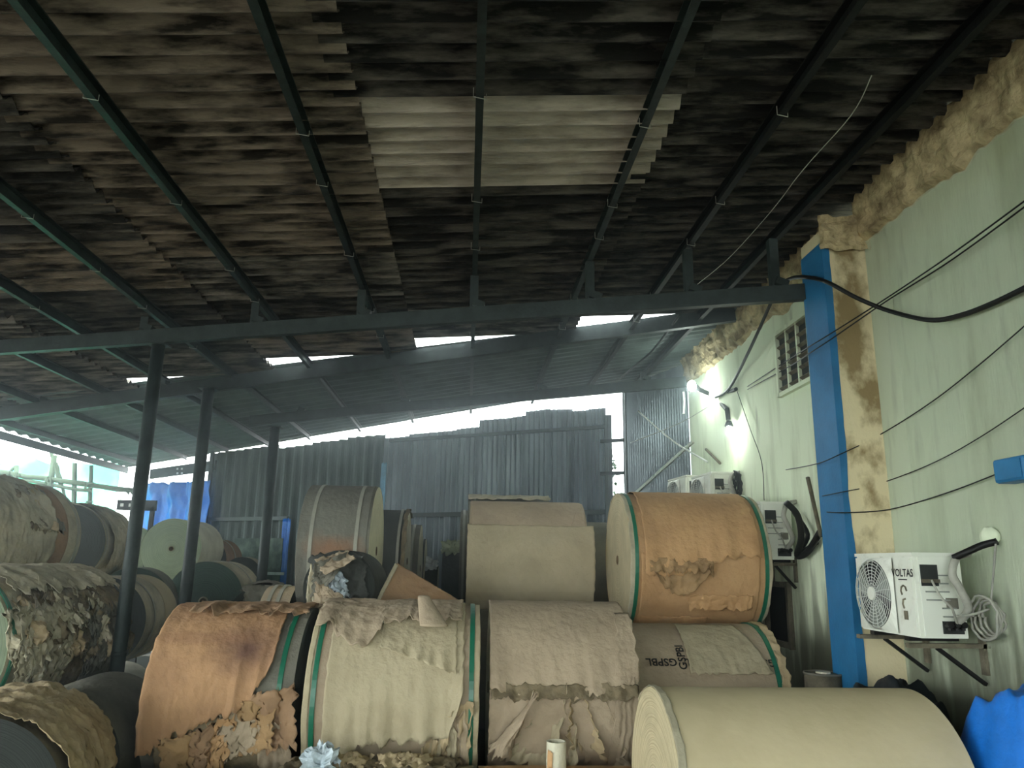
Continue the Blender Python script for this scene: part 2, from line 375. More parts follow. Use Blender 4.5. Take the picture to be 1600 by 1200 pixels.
def pole(label, top, r):
    t = empty('steel_pole', (top[0], top[1], 0))
    MB().tube((0, 0, .01), (0, 0, top[2] - .012), r, 28).build('shaft', M['steel'], t, True)
    MB().box((0, 0, top[2] - .006), (r * 3, r * 3, .012)).build('cap_plate', M['steel'], t)
    MB().box((0, 0, .005), (r * 3.4, r * 3.4, .01)).build('base_plate', M['steel'], t)
    b2 = MB(); b2.tube((0, 0, 1.75), (0, 0, 1.79), r + .003, 28); b2.build('weld_seam', M['steel'], t, True)
    return tag(t, label, 'pole')
p1 = at_y(248, 538, 6.85); pole('nearest and thickest-looking round steel pole, left, in front of the torn rolls', p1, .058)
p2 = at_y(326, 607, 9.2); pole('second round steel pole, in front of the pale green roll end', p2, .068)
p3 = at_y(430, 667, 11.5); pole('third and farthest round steel pole, in front of the corrugated back wall', p3, .072)

# ------------------------------------------------------------------ right wall
WX = 3.0
b = MB(); b.box((WX + .1, -1.35, 2.6), (.2, 13.3, 5.2)); b.box((WX + .1, 7.75, 2.6), (.2, 4.6, 5.2)); struct('wall_right', b, M['wall'])
wr = bpy.data.objects['wall_right']
# pillar
b = MB(); b.box((2.83, 5.445, 2.55), (.34, .35, 5.1)); pil = struct('trim_1', b, M['beige'])
def stripf(u, v):
    z = .02 + v * (4.98); y = 5.262 + u * .36
    if u > .9: y = 5.625
    if u < .1: y = 5.262 + .02 * 0
    return (2.655 - .0 * nz(z * 2, u), y, z)
bs = MB(); bs.grid(4, 60, stripf)
# the paint laps a little round the near corner with a wavy edge
bs.grid(3, 90, lambda u, v: (2.655 + u * (.055 + .022 * nz(v * 9, 3.) + .008 * nz(v * 40, 1.)), 5.262, .02 + v * 4.98))
bs.grid(2, 60, lambda u, v: (2.655 + u * .12, 5.628, .02 + v * 4.98))
bs.build('blue_paint', M['blue'], pil, False)
# rough plaster ledge along the wall head
def ledge(y0, y1, z_low, seed, name='plaster_ledge', xw=WX, wob=.08):
    n = int((y1 - y0) / .05)
    def fn(u, v):
        y = y0 + u * (y1 - y0); zl = z_low(y) + wob * nz(y * 2.3, seed) + wob * .5 * nz(y * 9, seed + 3)
        zt = roof_z(xw) + .03
        z = zl + (zt - zl) * v
        out = .045 + .035 * nz(y * 5, z * 7, seed) + .02 * nz(y * 17, z * 19, seed)
        if v == 0: out = -.01
        return (xw - max(out, -.01) - .05 * v, y, z)
    m = MB(); m.grid(n, 10, fn); return m.build(name, M['rough_plaster'], wr, False)
ledge(-1, 5.27, lambda y: 5.0 - .0 * y, 1.)
ledge(5.62, 10.03, lambda y: 4.98, 7.)
m = MB(); m.grid(10, 8, lambda u, v: (2.63 + u * .4, 5.27 - .035 - .03 * nz(u * 6, v * 5, 2), 4.93 + .04 * nz(u * 5, 3.3) + v * .28)); m.build('plaster_capping', M['rough_plaster'], pil)
# lattice vent high in the wall behind the pillar
v0 = at_x(1213, 475, WX); v1 = at_x(1262, 572, WX)
vy0, vy1 = 6.05, v0.y; vz0, vz1 = 4.17, 4.78
vent = empty('wall_vent', (WX, (vy0 + vy1) / 2, vz0)); hw = (vy1 - vy0) / 2; hh = vz1 - vz0
MB().box((.0, 0, hh / 2), (.012, hw * 2, hh)).build('recess_shade', M['ac_dark'], vent)  # flat dark panel, coloured as the shade inside the vent
fb = MB(); fb.box((-.02, -hw, hh / 2), (.05, .04, hh + .04)); fb.box((-.02, hw, hh / 2), (.05, .04, hh + .04)); fb.box((-.02, 0, 0), (.05, hw * 2, .04)); fb.box((-.02, 0, hh), (.05, hw * 2, .04)); fb.build('frame', M['wall'], vent)
for k in range(3): MB().box((-.02, -hw + (k + 1) * hw / 2, hh / 2), (.03, .025, hh)).build('mullion', M['wall'], vent)
for k in range(6):
    MB().box((-.012, 0, (k + .5) * hh / 6), (.05, hw * 2, .012), Matrix.Rotation(.6, 3, 'Y')).build('louvre', M['rust'], vent)
tag(vent, 'square lattice vent high in the pale wall, just behind the blue pillar', 'vent')
# opening low in the wall behind the brown roll
wo = empty('hatch_opening', (WX, 7.35, 1.85))
MB().box((0, 0, .28), (.014, .5, .5)).build('dark_pane', M['hole'], wo)
fb = MB()
for a, c, s in (((-.02, -.27, .28), 0, (.05, .05, .6)), ((-.02, .27, .28), 0, (.05, .05, .6)), ((-.02, 0, .55), 0, (.05, .5, .05)), ((-.02, 0, .01), 0, (.05, .5, .05))): fb.box(a, s)
fb.build('frame', M['rust'], wo)
tag(wo, 'small dark framed hatch low in the wall, right of the orange-brown roll', 'hatch')

# ------------------------------------------------------------------ back wall
def back_y(x): return 12.75 - .55 * x
bw = tag(empty('wall_back', (0, 0, 0)), kind='structure')
def back_at(px, py=760):
    q = Vector((px - 800, py - 600, F)); r = Vector((q.dot(_c), q.dot(_d), q.dot(_u)))
    t = 12.75 / (r.y + .55 * r.x); return EYE + r * t
def vsheet(a, c, z0, z1a, z1b, n, seg, amp, mt, name, parent):
    a = Vector((a[0], a[1], 0)); c = Vector((c[0], c[1], 0)); d = (c - a); L = d.length; d.normalize(); nn = Vector((d.y, -d.x, 0))
    if nn.y > 0: nn = -nn
    m = MB(); N = n * seg; vs = []
    for off in (0, -.006):
        for q in range(N + 1):
            h = q / N; p = a + d * L * h + nn * (amp * math.cos(2 * PI * q / seg) + off)
            vs += [(p.x, p.y, z0), (p.x, p.y, z1a + (z1b - z1a) * h)]
    k = 2 * (N + 1); f = []
    for q in range(N):
        i = 2 * q; f += [(i, i + 2, i + 3, i + 1), (k + i, k + i + 1, k + i + 3, k + i + 2), (i + 1, i + 3, k + i + 3, k + i + 1)]
    m.add(vs, f); return m.build(name, mt, parent)
def wall_run(pxs, tops, n, seg, amp, mt, name, z0=0):
    random.seed(int(pxs[0]))
    for (a, c), (ta, tc) in zip(zip(pxs, pxs[1:]), zip(tops, tops[1:])):
        A = back_at(a, ta); B = back_at(c, tc); jit = random.uniform(-.04, .04)
        off = random.uniform(0, .03)
        vsheet((A.x, A.y + off), (B.x + .03, B.y + off), z0, A.z + jit, B.z + jit, n, seg, amp, mt, name, bw)
xs = [330, 383, 436, 490, 545, 602]; wall_run(xs, [711, 704, 697, 690, 684, 679], 4, 6, .04, M['wall_cement'], 'cement_sheet')
xs = [602, 640, 678, 714, 750]; wall_run(xs, [684, 680, 676, 672, 668], 5, 4, .022, M['wall_metal'], 'metal_sheet')
xs = [750, 786, 822, 858, 893, 920, 944]; wall_run(xs, [655, 652, 646, 641, 640, 638, 636], 5, 4, .022, M['wall_metal'], 'metal_sheet')
# side return of ribbed sheet towards the plastered wall
cA = back_at(977); cA = Vector((cA.x, cA.y)); cB = Vector((3.0, 10.05))
for k in range(3):
    a = cA.lerp(cB, k / 3); c = cA.lerp(cB, (k + 1) / 3)
    vsheet(a, c, 0, roof_z(a.x) - .02, roof_z(c.x) - .02, 9, 4, .025, M['wall_metal'], 'side_sheet', bw)
# girts (horizontal rails) and posts of the back wall
def girt(px0, px1, py, h=.07, name='girt', mt='steel', off=-.1):
    A = back_at(px0, py); B = back_at(px1, py); z = A.z
    MB().bar((A.x, A.y + off, z), (B.x, B.y + off, z), .05, h).build(name, M[mt], bw)
girt(330, 452, 812); girt(590, 944, 806)
girt(610, 950, 690, .05)
for px in (336, 946, 951):
    A = back_at(px, 700); MB().bar((A.x, A.y - .1, 0), (A.x, A.y - .1, A.z + .5), .06, .06, (1, 0, 0)).build('wall_post', M['steel'], bw)
A = back_at(977, 640); MB().bar((A.x, A.y - .05, 0), (A.x, A.y - .05, roof_z(A.x) - .1), .05, .05, (1, 0, 0)).build('wall_post', M['steel'], bw)
for py in (692, 742):
    A = back_at(936, py); B = back_at(972, py); MB().bar((A.x, A.y - .15, A.z), (B.x, B.y - .15, A.z), .05, .05).build('short_rail', M['steel_black'], bw)
# diagonal brace on side return
A = at_y(985, 778, 11.2); B = at_x(1083, 690, 2.93)
MB().bar(A, B, .03, .04).build('diagonal_brace', M['bolt'], bw)
# head channel over the left opening (with bolt holes) and a stub bracket on it
A = back_at(236, 741); B = back_at(338, 727)
hd = empty('head_channel', (A + B) / 2); L0 = hd.location
cb = MB(); cb.bar(A - L0, B - L0, .06, .2); cb.build('channel', M['steel_black'], hd)
for q in range(4):
    h = back_at(280 + 7 * (q % 2), 733 + 7 * (q // 2)); MB().box((h - L0) + Vector((-.02, -.045, 0)), (.035, .01, .04)).build('bolt_hole_daylight', M['white_pipe'], hd)  # white blocks painted as daylight showing through the channel
tag(hd, 'dark steel channel with four bolt holes above the blue tarpaulin', 'beam')
# punched bracket beside the first pole
A = at_y(184, 789, 12.5)
br = empty('punched_bracket', A); MB().box((.3, 0, 0), (.6, .06, .16)).build('plate', M['steel_black'], br)
for q in range(3): MB().box((.08 + q * .13, -.034, .0), (.05, .01, .05)).build('punched_hole_daylight', M['white_pipe'], br)  # holes drawn as white blocks, colour standing in for the sky behind
MB().bar((.55, 0, -.0), (.55, 0, -A.z), .06, .06, (1, 0, 0)).build('post', M['steel_black'], br)
tag(br, 'short dark punched bracket sticking out left of the first pole', 'bracket')
# blue tarpaulin hung in the left opening
def hang(name, label, cat, p00, p10, z0, z1, nu, nv, amp, mt, seed, ragged=.05, group=None):
    """vertical cloth between two plan points"""
    a = Vector((p00[0], p00[1], 0)); c = Vector((p10[0], p10[1], 0)); d = (c - a).normalized(); nn = Vector((-d.y, d.x, 0)); mid = (a + c) / 2
    t = MB()
    def fn(u, v):
        zt = z1 + ragged * nz(u * 14, seed) + ragged * .5 * abs(nz(u * 40, seed + 2)); z = z0 + (zt - z0) * v
        p = a.lerp(c, u) + nn * (amp * crump(u * 6, v * 4, seed) + amp * .8 * math.sin(u * 22 + 2 * nz(v * 2, seed)) * .4)
        return (p.x - mid.x, p.y - mid.y, z - z0)
    t.grid(nu, nv, fn); o = t.build(name, mt, None, True, .004); o.location = (mid.x, mid.y, z0)
    return tag(o, label, cat, group)
A = back_at(226, 760); B = back_at(336, 755)
hang('tarpaulin', 'bright blue tarpaulin hung across the opening between first and second poles', 'tarpaulin', (A.x, A.y - .3), (B.x, B.y - .3), A.z - 2.4, A.z + .02, 60, 40, .12, M['tarp'], 3.)
A = back_at(449, 812); B = back_at(461, 812)
hang('tarpaulin', 'narrow blue tarpaulin strip hanging left of the tall dusty grey roll', 'tarpaulin', (A.x, A.y - .35), (B.x, B.y - .35), 0.3, A.z, 10, 40, .03, M['tarp'], 5.)
A = back_at(598, 726); B = back_at(606, 726)
hang('tarpaulin', 'thin pale blue strip on the dark back wall, above the dark rolls', 'tarpaulin', (A.x, A.y - .2), (B.x, B.y - .2), A.z - 1.6, A.z, 8, 30, .02, mat('pale_blue_strip', (110, 160, 185), .6), 6.)
# mottled cement panel leaning low on the back wall
A = back_at(376, 842); B = back_at(450, 842)
cp = empty('cement_panel', ((A.x + B.x) / 2, (A.y + B.y) / 2 - .35, 0)); Lc = cp.location
MB().bar((A.x - Lc.x, A.y - .35 - Lc.y, A.z / 2), (B.x - Lc.x, B.y - .35 - Lc.y, A.z / 2), .03, A.z).build('board', M['cement_panel'], cp)
A2 = back_at(412, 895); B2 = back_at(452, 892)
MB().bar((A2.x - Lc.x, A2.y - .42 - Lc.y, A2.z), (B2.x - Lc.x, B2.y - .42 - Lc.y, A2.z), .03, .05).build('pale_rail', M['white_pipe'], cp)
tag(cp, 'mottled grey-green cement panel low against the back wall by the third pole', 'panel')

# ------------------------------------------------------------------ outside: net, bamboo, plant
hang('debris_netting', 'turquoise debris netting stretched on bamboo beyond the left eave', 'netting', (-14.5, 15.2), (-7.62, 17.0), .0, at_y(100, 716, 16).z, 80, 30, .25, M['net'], 9., .12)
def bamboo(a, c, r=.035):
    o = MB(); a = Vector(a); c = Vector(c)
    pts = [a.lerp(c, k / 8) + Vector((.02 * nz(k, a.x), 0, .03 * nz(k * .7, a.z))) for k in range(9)]
    rs = [r * (1.12 if k % 2 else 1) for k in range(9)]
    o.path(pts, rs, 7); return o
sf = empty('bamboo_scaffold', at_y(95, 800, 14.8)); Ls = Vector((sf.location.x, sf.location.y, 0)); sf.location = Ls
for (a, c, r, nm) in [((60, 900), (85, 712), .05, 'upright'), ((112, 860), (117, 724), .04, 'upright'), ((135, 880), (143, 728), .035, 'upright'), ((20, 870), (26, 728), .04, 'upright'),
                 ((-20, 735), (215, 768), .045, 'ledger'), ((-10, 742), (140, 768), .03, 'ledger'), ((78, 700), (96, 762), .03, 'brace'), ((-5, 752), (24, 730), .025, 'brace'), ((88, 722), (105, 790), .025, 'brace')]:
    Y = 14.8 if nm != 'ledger' else 14.7
    A = at_y(a[0], a[1], Y); B = at_y(c[0], c[1], Y)
    if nm == 'upright': A = A - (B - A).normalized() * ((A.z) / ((B - A).normalized().z)) 
    bamboo(A - Ls, B - Ls, r).build(nm, M['bamboo'], sf, True)
for (x, y) in ((76, 752), (22, 745), (138, 762), (140, 790), (205, 770)):
    A = at_y(x, y, 14.65) - Ls; k = MB()
    random.seed(x)
    for q in range(5): k.path([A + Vector((random.uniform(-.1, .1), 0, random.uniform(-.1, .1))) for _ in range(3)], .018, 5)
    k.build('rope_knot', M['bamboo'], sf)
tag(sf, 'lashed bamboo scaffold in front of the turquoise netting at far left', 'scaffold')
# creeper seen through the slit at the right end of the back wall
random.seed(8); A = back_at(964, 735)
cr = empty('creeper', (A.x, A.y + .5, 0)); cs = MB(); cs.path([(0, 0, 0), (.03, 0, 1.5), (-.03, 0, 2.6), (.02, 0, A.z + .4)], .012, 6); cs.build('stem', M['bamboo'], cr)
lf = MB()
for k in range(300):
    z = random.uniform(A.z - 1.2, A.z + .35); x = random.gauss(0, .055); y = random.uniform(-.1, .1); s = random.uniform(.05, .1)
    R_ = Matrix.Rotation(random.uniform(0, 6.28), 3, 'Z') @ Matrix.Rotation(random.uniform(-1.2, .2), 3, 'X')
    lf.add([Vector((x, y, z)) + R_ @ Vector(v) * s for v in ((0, 0, 0), (.4, .5, .1), (0, 1.2, 0), (-.4, .5, .1))], [(0, 1, 2, 3)])
tag(lf.build('leaves', M['leaf'], cr), kind='stuff')
tag(cr, 'green creeper outside the bright slit at the back wall corner', 'plant')

# ------------------------------------------------------------------ paper rolls
def roll(label, cx, cy, cz_, R, L, yaw=0., body='k_beige', end='e_beige', straps=(), strap='strap', core=.042, seed=1., tilt=0., wob=.006, group=None, endtele=.006, nu=16):
    t = empty('paper_roll', (cx, cy, cz_ - R), math.radians(yaw), 0, math.radians(tilt))
    NTh = 80
    def rad(u, th): return R * (1 + wob * nz(u * 3, math.cos(th) * 1.5 + seed, math.sin(th) * 1.5) - .002)
    m = MB(); m.grid(nu, NTh, lambda i, j: (-L / 2 + L * i, -rad(i, 2 * PI * j) * math.cos(2 * PI * j), R + rad(i, 2 * PI * j) * math.sin(2 * PI * j)), True)
    m.build('body', M[body], t, True)
    for s in (-1, 1):
        e = MB(); nr = 14; e.uv = []
        def fn(i, j):
            r = core + (R * .996 - core) * i; th = 2 * PI * j
            x = s * (L / 2 - .001 + endtele * nz(i * 9, seed) + endtele * .5 * nz(i * 31, th * .3, seed)) if 0 < i < 1 else s * (L / 2 - .002)
            return (x, -r * math.cos(th), R + r * math.sin(th))
        e.grid(nr, 64, fn, True); e.uv = [(i / nr, j / 64) for i in range(nr + 1) for j in range(64)]
        e.build('end_face', M[end], t, True)
    for s in (-1, 1):
        c = MB()
        x0 = s * (L / 2 + .004); x1 = s * (L / 2 - .15)
        for rr0, rr1, xa, xb in ((core, core, x0, x1), (core - .009, core - .009, x1, x0), (core - .009, core, x0, x0)):
            n = 24; vs = [(x, -r * math.cos(2 * PI * k / n), R + r * math.sin(2 * PI * k / n)) for x, r in ((xa, rr0), (xb, rr1)) for k in range(n)]
            c.add(vs, [(k, (k + 1) % n, n + (k + 1) % n, n + k) for k in range(n)])
        n = 24; c.add([(x1, -core * math.cos(2 * PI * k / n), R + core * math.sin(2 * PI * k / n)) for k in range(n)], [tuple(range(n))])
        c.build('core', M['core'], t)
    for q in straps:
        st = MB(); x = q; wd = .016
        def sf_(i, j):
            th = 2 * PI * j; prof = [(-wd, -.004), (-wd, .007), (wd, .007), (wd, -.004)][int(round(i * 3))]
            r = R + .004 + prof[1]; return (x + prof[0] + .006 * nz(math.cos(th), math.sin(th), q * 9), -r * math.cos(th), R + r * math.sin(th))
        st.grid(3, 72, sf_, True); st.build('strap', M[strap], t)
    t['R'] = R; t['L'] = L
    return tag(t, label, 'paper roll', group)
def rag(amp, fr, seed): return lambda x: amp * (nz(x * fr, seed) + .45 * nz(x * fr * 3.1, seed + 4) + .25 * nz(x * fr * 9, seed + 8))
def wrap(t, name, mt, u0, u1, th0, th1, seed=1., off=.006, amp=.006, cs=5., ragb=12, ragt=0, ragu=.01, lift=.0, liftpow=4, ns=70, nt=50, top=None, bot=None, lf=None, rt=None, solid=.003):
    """torn sheet lying on the cylinder of roll t: u along the axis (metres), angle in degrees (0 faces camera, 90 top)"""
    R = t['R']; rb = rag(ragb, 5, seed); rt_ = rag(ragt, 5, seed + 20); r0 = rag(ragu, 6, seed + 30); r1 = rag(ragu, 6, seed + 40)
    m = MB()
    def fn(i, j):
        a = th1 + (top(i) if top else 0) + rt_(i * 3); b_ = th0 + (bot(i) if bot else 0) + rb(i * 3)
        th = a + (b_ - a) * j
        ua = u0 + r0(j * 3) + (lf(j) if lf else 0); ub = u1 + r1(j * 3) + (rt(j) if rt else 0)
        u = ua + (ub - ua) * i
        th_ = math.radians(th)
        r = R + off + amp * (crump(u * cs, th_ * R * cs, seed) + .35) + lift * (j ** liftpow) * (.6 + nz(i * 9, seed + 9)) + .25 * amp * nz(u * 30, th_ * 20, seed)
        r = max(r, R + .004)
        return (u, -r * math.cos(th_), R + r * math.sin(th_))
    m.grid(ns, nt, fn); return m.build(name, mt, t, True, solid)
def sheet(t, name, mt, P4, nu=24, nv=24, amp=.03, cs=6., seed=1., ragged=.02, solid=.003, bulge=0, smooth=True):
    """crumpled loose sheet between 4 corners p00,p10,p11,p01"""
    p = [Vector(q) for q in P4]; n = (p[1] - p[0]).cross(p[3] - p[0]).normalized(); sz = ((p[1] - p[0]).length + (p[3] - p[0]).length) / 2
    r = [rag(ragged, 4, seed + k * 11) for k in range(4)]
    m = MB()
    def fn(i, j):
        a = i + (r[0](j * 2) * (1 - i) + r[1](j * 2) * i) / max(sz, .01); b_ = j + (r[2](i * 2) * (1 - j) + r[3](i * 2) * j) / max(sz, .01)
        q = p[0].lerp(p[1], a).lerp(p[3].lerp(p[2], a), b_)
        k = crump(a * sz * cs, b_ * sz * cs, seed)
        return q + n * (amp * k + bulge * 4 * i * (1 - i) * (1 if True else j)) + (p[1] - p[0]) * .15 * amp / .03 * .3 * nz(i * 5, j * 5, seed)
    m.grid(nu, nv, fn); return m.build(name, mt, t, smooth, solid)
def cylp(R, u, th, r): a = math.radians(th); return Vector((u, -(R + r) * math.cos(a), R + (R + r) * math.sin(a)))

# ---- front middle tier
m1 = kraft('stained_orange_kraft', (168, 132, 97), (142, 110, 82)); add_stain(m1, (.14, -.5, .98), (.3, .5, .2), (84, 60, 56), .85, .35, .9); add_stain(m1, (-.2, -.5, 1.06), (.5, .4, .05), (134, 100, 76), .5)
r1 = roll('orange-brown wrapped roll with a dark stain, behind the lower left roll', -1.63, 6.1, 1.58, .62, .98, 0, 'k_grey', 'e_dark', (.40,), 'strap', seed=2)
wrap(r1, 'wrapper', m1, -.49, .34, 0, 100, 3., .022, .012, 4, 6, 0, .012, .05, 5, bot=lambda i: -26 + 40 * min(i, .35) + max(0, i - .35) * 30 + max(0, i - .85) * 130)
wrap(r1, 'torn_flap', M['k_brown'], -.35, .49, 62, 108, 8., .02, .03, 5, 6, 0, .03, .05, 3, ns=40, nt=24)
wrap(r1, 'inner_ply', M['torn_dark'], -.4, .46, -70, 0, 5., .003, .012, 6, 3, 0, .02, .02, 3)
for k in range(6):
    random.seed(k + 30); u = -.22 + k * .12
    sheet(r1, 'torn_scrap', M[['torn_orange', 'k_brown', 'k_orange', 'k_taupe'][k % 4]], [cylp(.62, u - .13, -16 + 5 * k + random.uniform(-6, 6), .04), cylp(.62, u + .12, -12 + 5 * k, .05), cylp(.62, u + .12 + random.uniform(-.1, .12), -34 + 3 * k + random.uniform(-8, 8), .1 + .05 * random.random()), cylp(.62, u - .1, -38 + 3 * k, .07)], 22, 22, .1, 2.6, k + 1., .05)
sheet(r1, 'hanging_scrap', M['k_taupe'], [cylp(.62, .28, -8, .05), cylp(.62, .44, -6, .06), cylp(.62, .56, -44, .12), cylp(.62, .32, -48, .1)], 20, 26, .08, 7, 14., .03)

r2 = roll('wide beige roll with torn lower wrapper and two green straps, centre-left', -.47, 6.0, 1.62, .62, 1.12, 0, 'k_taupe', 'e_white', (-.515, .525), 'strap', seed=5)
wrap(r2, 'wrapper', M['k_beige'], -.44, .47, -21, 92, 11., .012, .007, 4, 5, 0, .012, .06, 6, bot=lambda i: 6 * i * i - 5 * (i < .25) + max(0, i - .9) * 240)
r2w = wrap(r2, 'upper_sheet', M['k_taupe'], -.56, .45, 52, 112, 17., .026, .02, 5, 6, 0, .02, .05, 4, bot=lambda i: -14 * math.exp(-((i - .3) / .12) ** 2) - 6 * (i < .45))
wrap(r2, 'diagonal_patch', M['k_beige'], -.1, .42, 22, 60, 21., .02, .012, 5, 3, 0, .01, .03, 4, ns=40, nt=24, bot=lambda i: 16 * (1 - i) - 4, lf=lambda j: .16 * j * 0 + .0)
# curled tongue of paper
m = MB()
def curl(u, v):
    a = -1.9 + 3.8 * u; R0 = .045 * (1 - .35 * (1 - v)) + .02 * v
    base = Vector((.17, -.34, .62 * 2 + .07)).lerp(Vector((.26, -.56, 1.13)), v)
    return base + Vector((math.sin(a) * R0 * 1.5, -math.cos(a) * R0 * .9, math.cos(a) * R0 * .5 * (1 - v)))
m.grid(18, 14, curl); m.build('curled_tongue', M['k_taupe'], r2, True, .003)
sheet(r2, 'torn_strip', M['torn'], [cylp(.62, -.43, -20, .03), cylp(.62, -.34, -20, .04), cylp(.62, -.33, -48, .05), cylp(.62, -.44, -50, .06)], 12, 20, .05, 9, 31., .02)
for k in range(4):
    random.seed(k + 60); u = .3 + k * .05
    sheet(r2, 'torn_scrap', M[['torn', 'k_beige', 'k_taupe', 'torn'][k]], [cylp(.62, u - .08, -22 + 6 * k, .03), cylp(.62, u + .09, -14 + 6 * k, .05), cylp(.62, u + .1 + random.uniform(-.1, .05), -44 + k, .12), cylp(.62, u - .12, -58, .1)], 18, 18, .08, 8, k + 41., .05)
for u in (-.56, .56):
    wrap(r2, 'edge_guard', M['k_beige'], u - .02, u + .02, -80, 150, 50 + u, .0, .003, 5, 0, 0, .004, 0, 4, ns=4, nt=60)

r3 = roll('taupe roll with crumpled paper bunched low in front, centre of the picture', .68, 6.1, 1.64, .62, .98, 0, 'k_taupe', 'e_white', (), seed=7)
wrap(r3, 'wrapper', M['k_taupe'], -.5, .5, 8, 108, 23., .01, .008, 3, 4, 0, .005, .05, 6, bot=lambda i: 6 * math.sin(i * 3.1) * -1)
wrap(r3, 'end_sheet', M['k_taupe'], .3, .53, -60, 62, 27., .018, .02, 5, 4, 0, .03, .03, 3, ns=24, nt=40, lf=lambda j: .12 * (1 - j))
wrap(r3, 'lower_sheet', M['k_taupe'], -.5, .52, -60, 7, 29., .002, .022, 3, 5, 3, .01, .03, 3)
for k, (ua, ub, va, vb, am, mt, tb, rr) in enumerate([(-.2, .0, -.42, -.05, .1, 'k_beige', -36, .13), (-.08, .08, -.12, .1, .12, 'k_beige', -42, .16), (.02, .14, .04, .3, .07, 'torn', -28, .09), (.2, .34, .16, .5, .05, 'k_taupe', -40, .08), (-.49, -.32, -.5, -.36, .06, 'k_taupe', -30, .06)]):
    sheet(r3, 'crumpled_fold', M[mt], [cylp(.62, ua * .5 + .04, 8 - k, .05), cylp(.62, ub * .7 + .02, 7, .06), cylp(.62, vb, tb, rr + .04), cylp(.62, va, tb + 4, rr * .8)], 30, 34, am * 1.2, 3.6, 170. + k, .04, bulge=.09)
wrap(r3, 'torn_seam', M['torn_dark'], -.49, .52, 2, 10, 33., .03, .03, 8, 4, 3, .01, .02, 2, ns=70, nt=8)

r4 = roll('beige roll printed with black letters, under the big orange-brown roll', 1.83, 6.38, 1.48, .62, 1.16, 0, 'k_taupe', 'e_dark', (.5,), 'strap', seed=9)
wrap(r4, 'patched_sheet', M['k_beige'], -.16, .3, 28, 76, 37., .014, .012, 5, 3, 1, .01, .03, 4, ns=36, nt=30, rt=lambda j: .16 * j)
wrap(r4, 'torn_side_wrap', M['torn'], .52, .585, 0, 110, 39., .004, .02, 9, 0, 0, .02, 0, 3, ns=10, nt=60)
def text_mesh(s, size):
    cu = bpy.data.curves.new('lettering', 'FONT'); cu.body = s; cu.size = size; cu.align_x = 'CENTER'; cu.align_y = 'CENTER'; cu.offset = size * .02; cu.resolution_u = 3
    o = bpy.data.objects.new('tmp', cu); C.objects.link(o); dg = bpy.context.evaluated_depsgraph_get(); me = bpy.data.meshes.new_from_object(o.evaluated_get(dg)); bpy.data.objects.remove(o)
    return me
def text_on_roll(t, s, size, u, th, rot, extra=0, clip=None):
    me = text_mesh(s, size); R = t['R'] + .009 + extra; c_, s_ = math.cos(rot), math.sin(rot)
    for v in me.vertices:
        x, y = v.co.x * c_ - v.co.y * s_, v.co.x * s_ + v.co.y * c_
        a = math.radians(th) + y / R; v.co = (u + x, -R * math.cos(a), t['R'] + R * math.sin(a))
    return link('lettering', me, M['ink'], t)
text_on_roll(r4, 'GSPBL', .085, -.36, 37, PI)
text_on_roll(r4, 'GSPBI', .085, -.2, 41, -PI / 2 + PI, .002)
text_on_roll(r4, 'SPBL', .085, -.1, 37, PI, .001)
text_on_roll(r4, 'GSP', .085, .44, 37, PI)

# ---- upper tier
m5 = kraft('patched_orange_kraft', (190, 152, 108), (164, 128, 90))
r5 = roll('largest orange-brown wrapped roll with two green straps, on top at right', 2.03, 7.25, 2.6, .62, 1.22, 0, 'k_orange', 'e_beige', (-.56, .585), 'strap', seed=12)
wrap(r5, 'wrapper', m5, -.49, .53, 0, 110, 45., .014, .012, 3, 3.5, 0, .015, .03, 5, bot=lambda i: -4 * math.sin(i * 6) + 12 * i - 10)
wrap(r5, 'lower_wrapper', M['k_orange'], -.52, .52, -100, 5, 47., .006, .01, 4, 2, 3, .006, 0, 3)
wrap(r5, 'inner_ply', M['torn_orange'], -.44, .08, -2, 2, 49., .012, .03, 7, 3, 0, .01, .03, 3, ns=44, nt=24, bot=lambda i: -24 * math.sin(PI * i) ** .7)
wrap(r5, 'torn_edge', M['torn_orange'], -.46, .1, -8, 0, 51., .022, .03, 9, 5, 3, .01, .03, 2, ns=50, nt=8)
wrap(r5, 'loose_lip', m5, -.1, .46, -38, -26, 53., .016, .03, 6, 3, 2, .02, .04, 2, ns=40, nt=10)
wrap(r5, 'loose_lip', m5, -.5, .1, -68, -48, 55., .016, .02, 6, 3, 2, .02, .04, 2, ns=40, nt=10)
for u in (-.585, .6): wrap(r5, 'edge_guard', M['k_pale'], u - .03, u + .03, -120, 150, 57 + u, .0, .012, 8, 0, 0, .012, 0, 4, ns=6, nt=70)

r6 = roll('smooth beige roll with a folded-over sheet, upper tier at centre', .62, 8.3, 2.6, .6, 1.2, 0, 'k_taupe', 'e_white', (), seed=15)
wrap(r6, 'folded_sheet', M['k_taupe'], -.59, .58, 26, 112, 61., .008, .003, 3, .6, 0, .002, .0, 3, bot=lambda i: 0)
wrap(r6, 'lower_sheet', M['k_beige'], -.62, .66, -60, 32, 63., .03, .012, 2.5, 2, .4, .008, .02, 6)
wrap(r6, 'corner_fold', M['k_taupe'], .42, .585, 28, 60, 65., .014, .004, 3, 0, 4, .004, 0, 3, ns=12, nt=14, lf=lambda j: -.12 * j + .12)
r7 = roll('dull dark-brown roll peeping out between the folded-sheet roll and the big orange one', 1.47, 9.1, 2.45, .6, .36, 0, 'k_grey', 'e_beige', seed=16)
r8 = roll('tall dusty grey roll with rust-brown patches and two thin straps, upper left of centre', -1.2, 7.6, 2.65, .62, .64, 0, 'k_grey', 'e_white', (-.2, .2), 'strap_grey', seed=18)
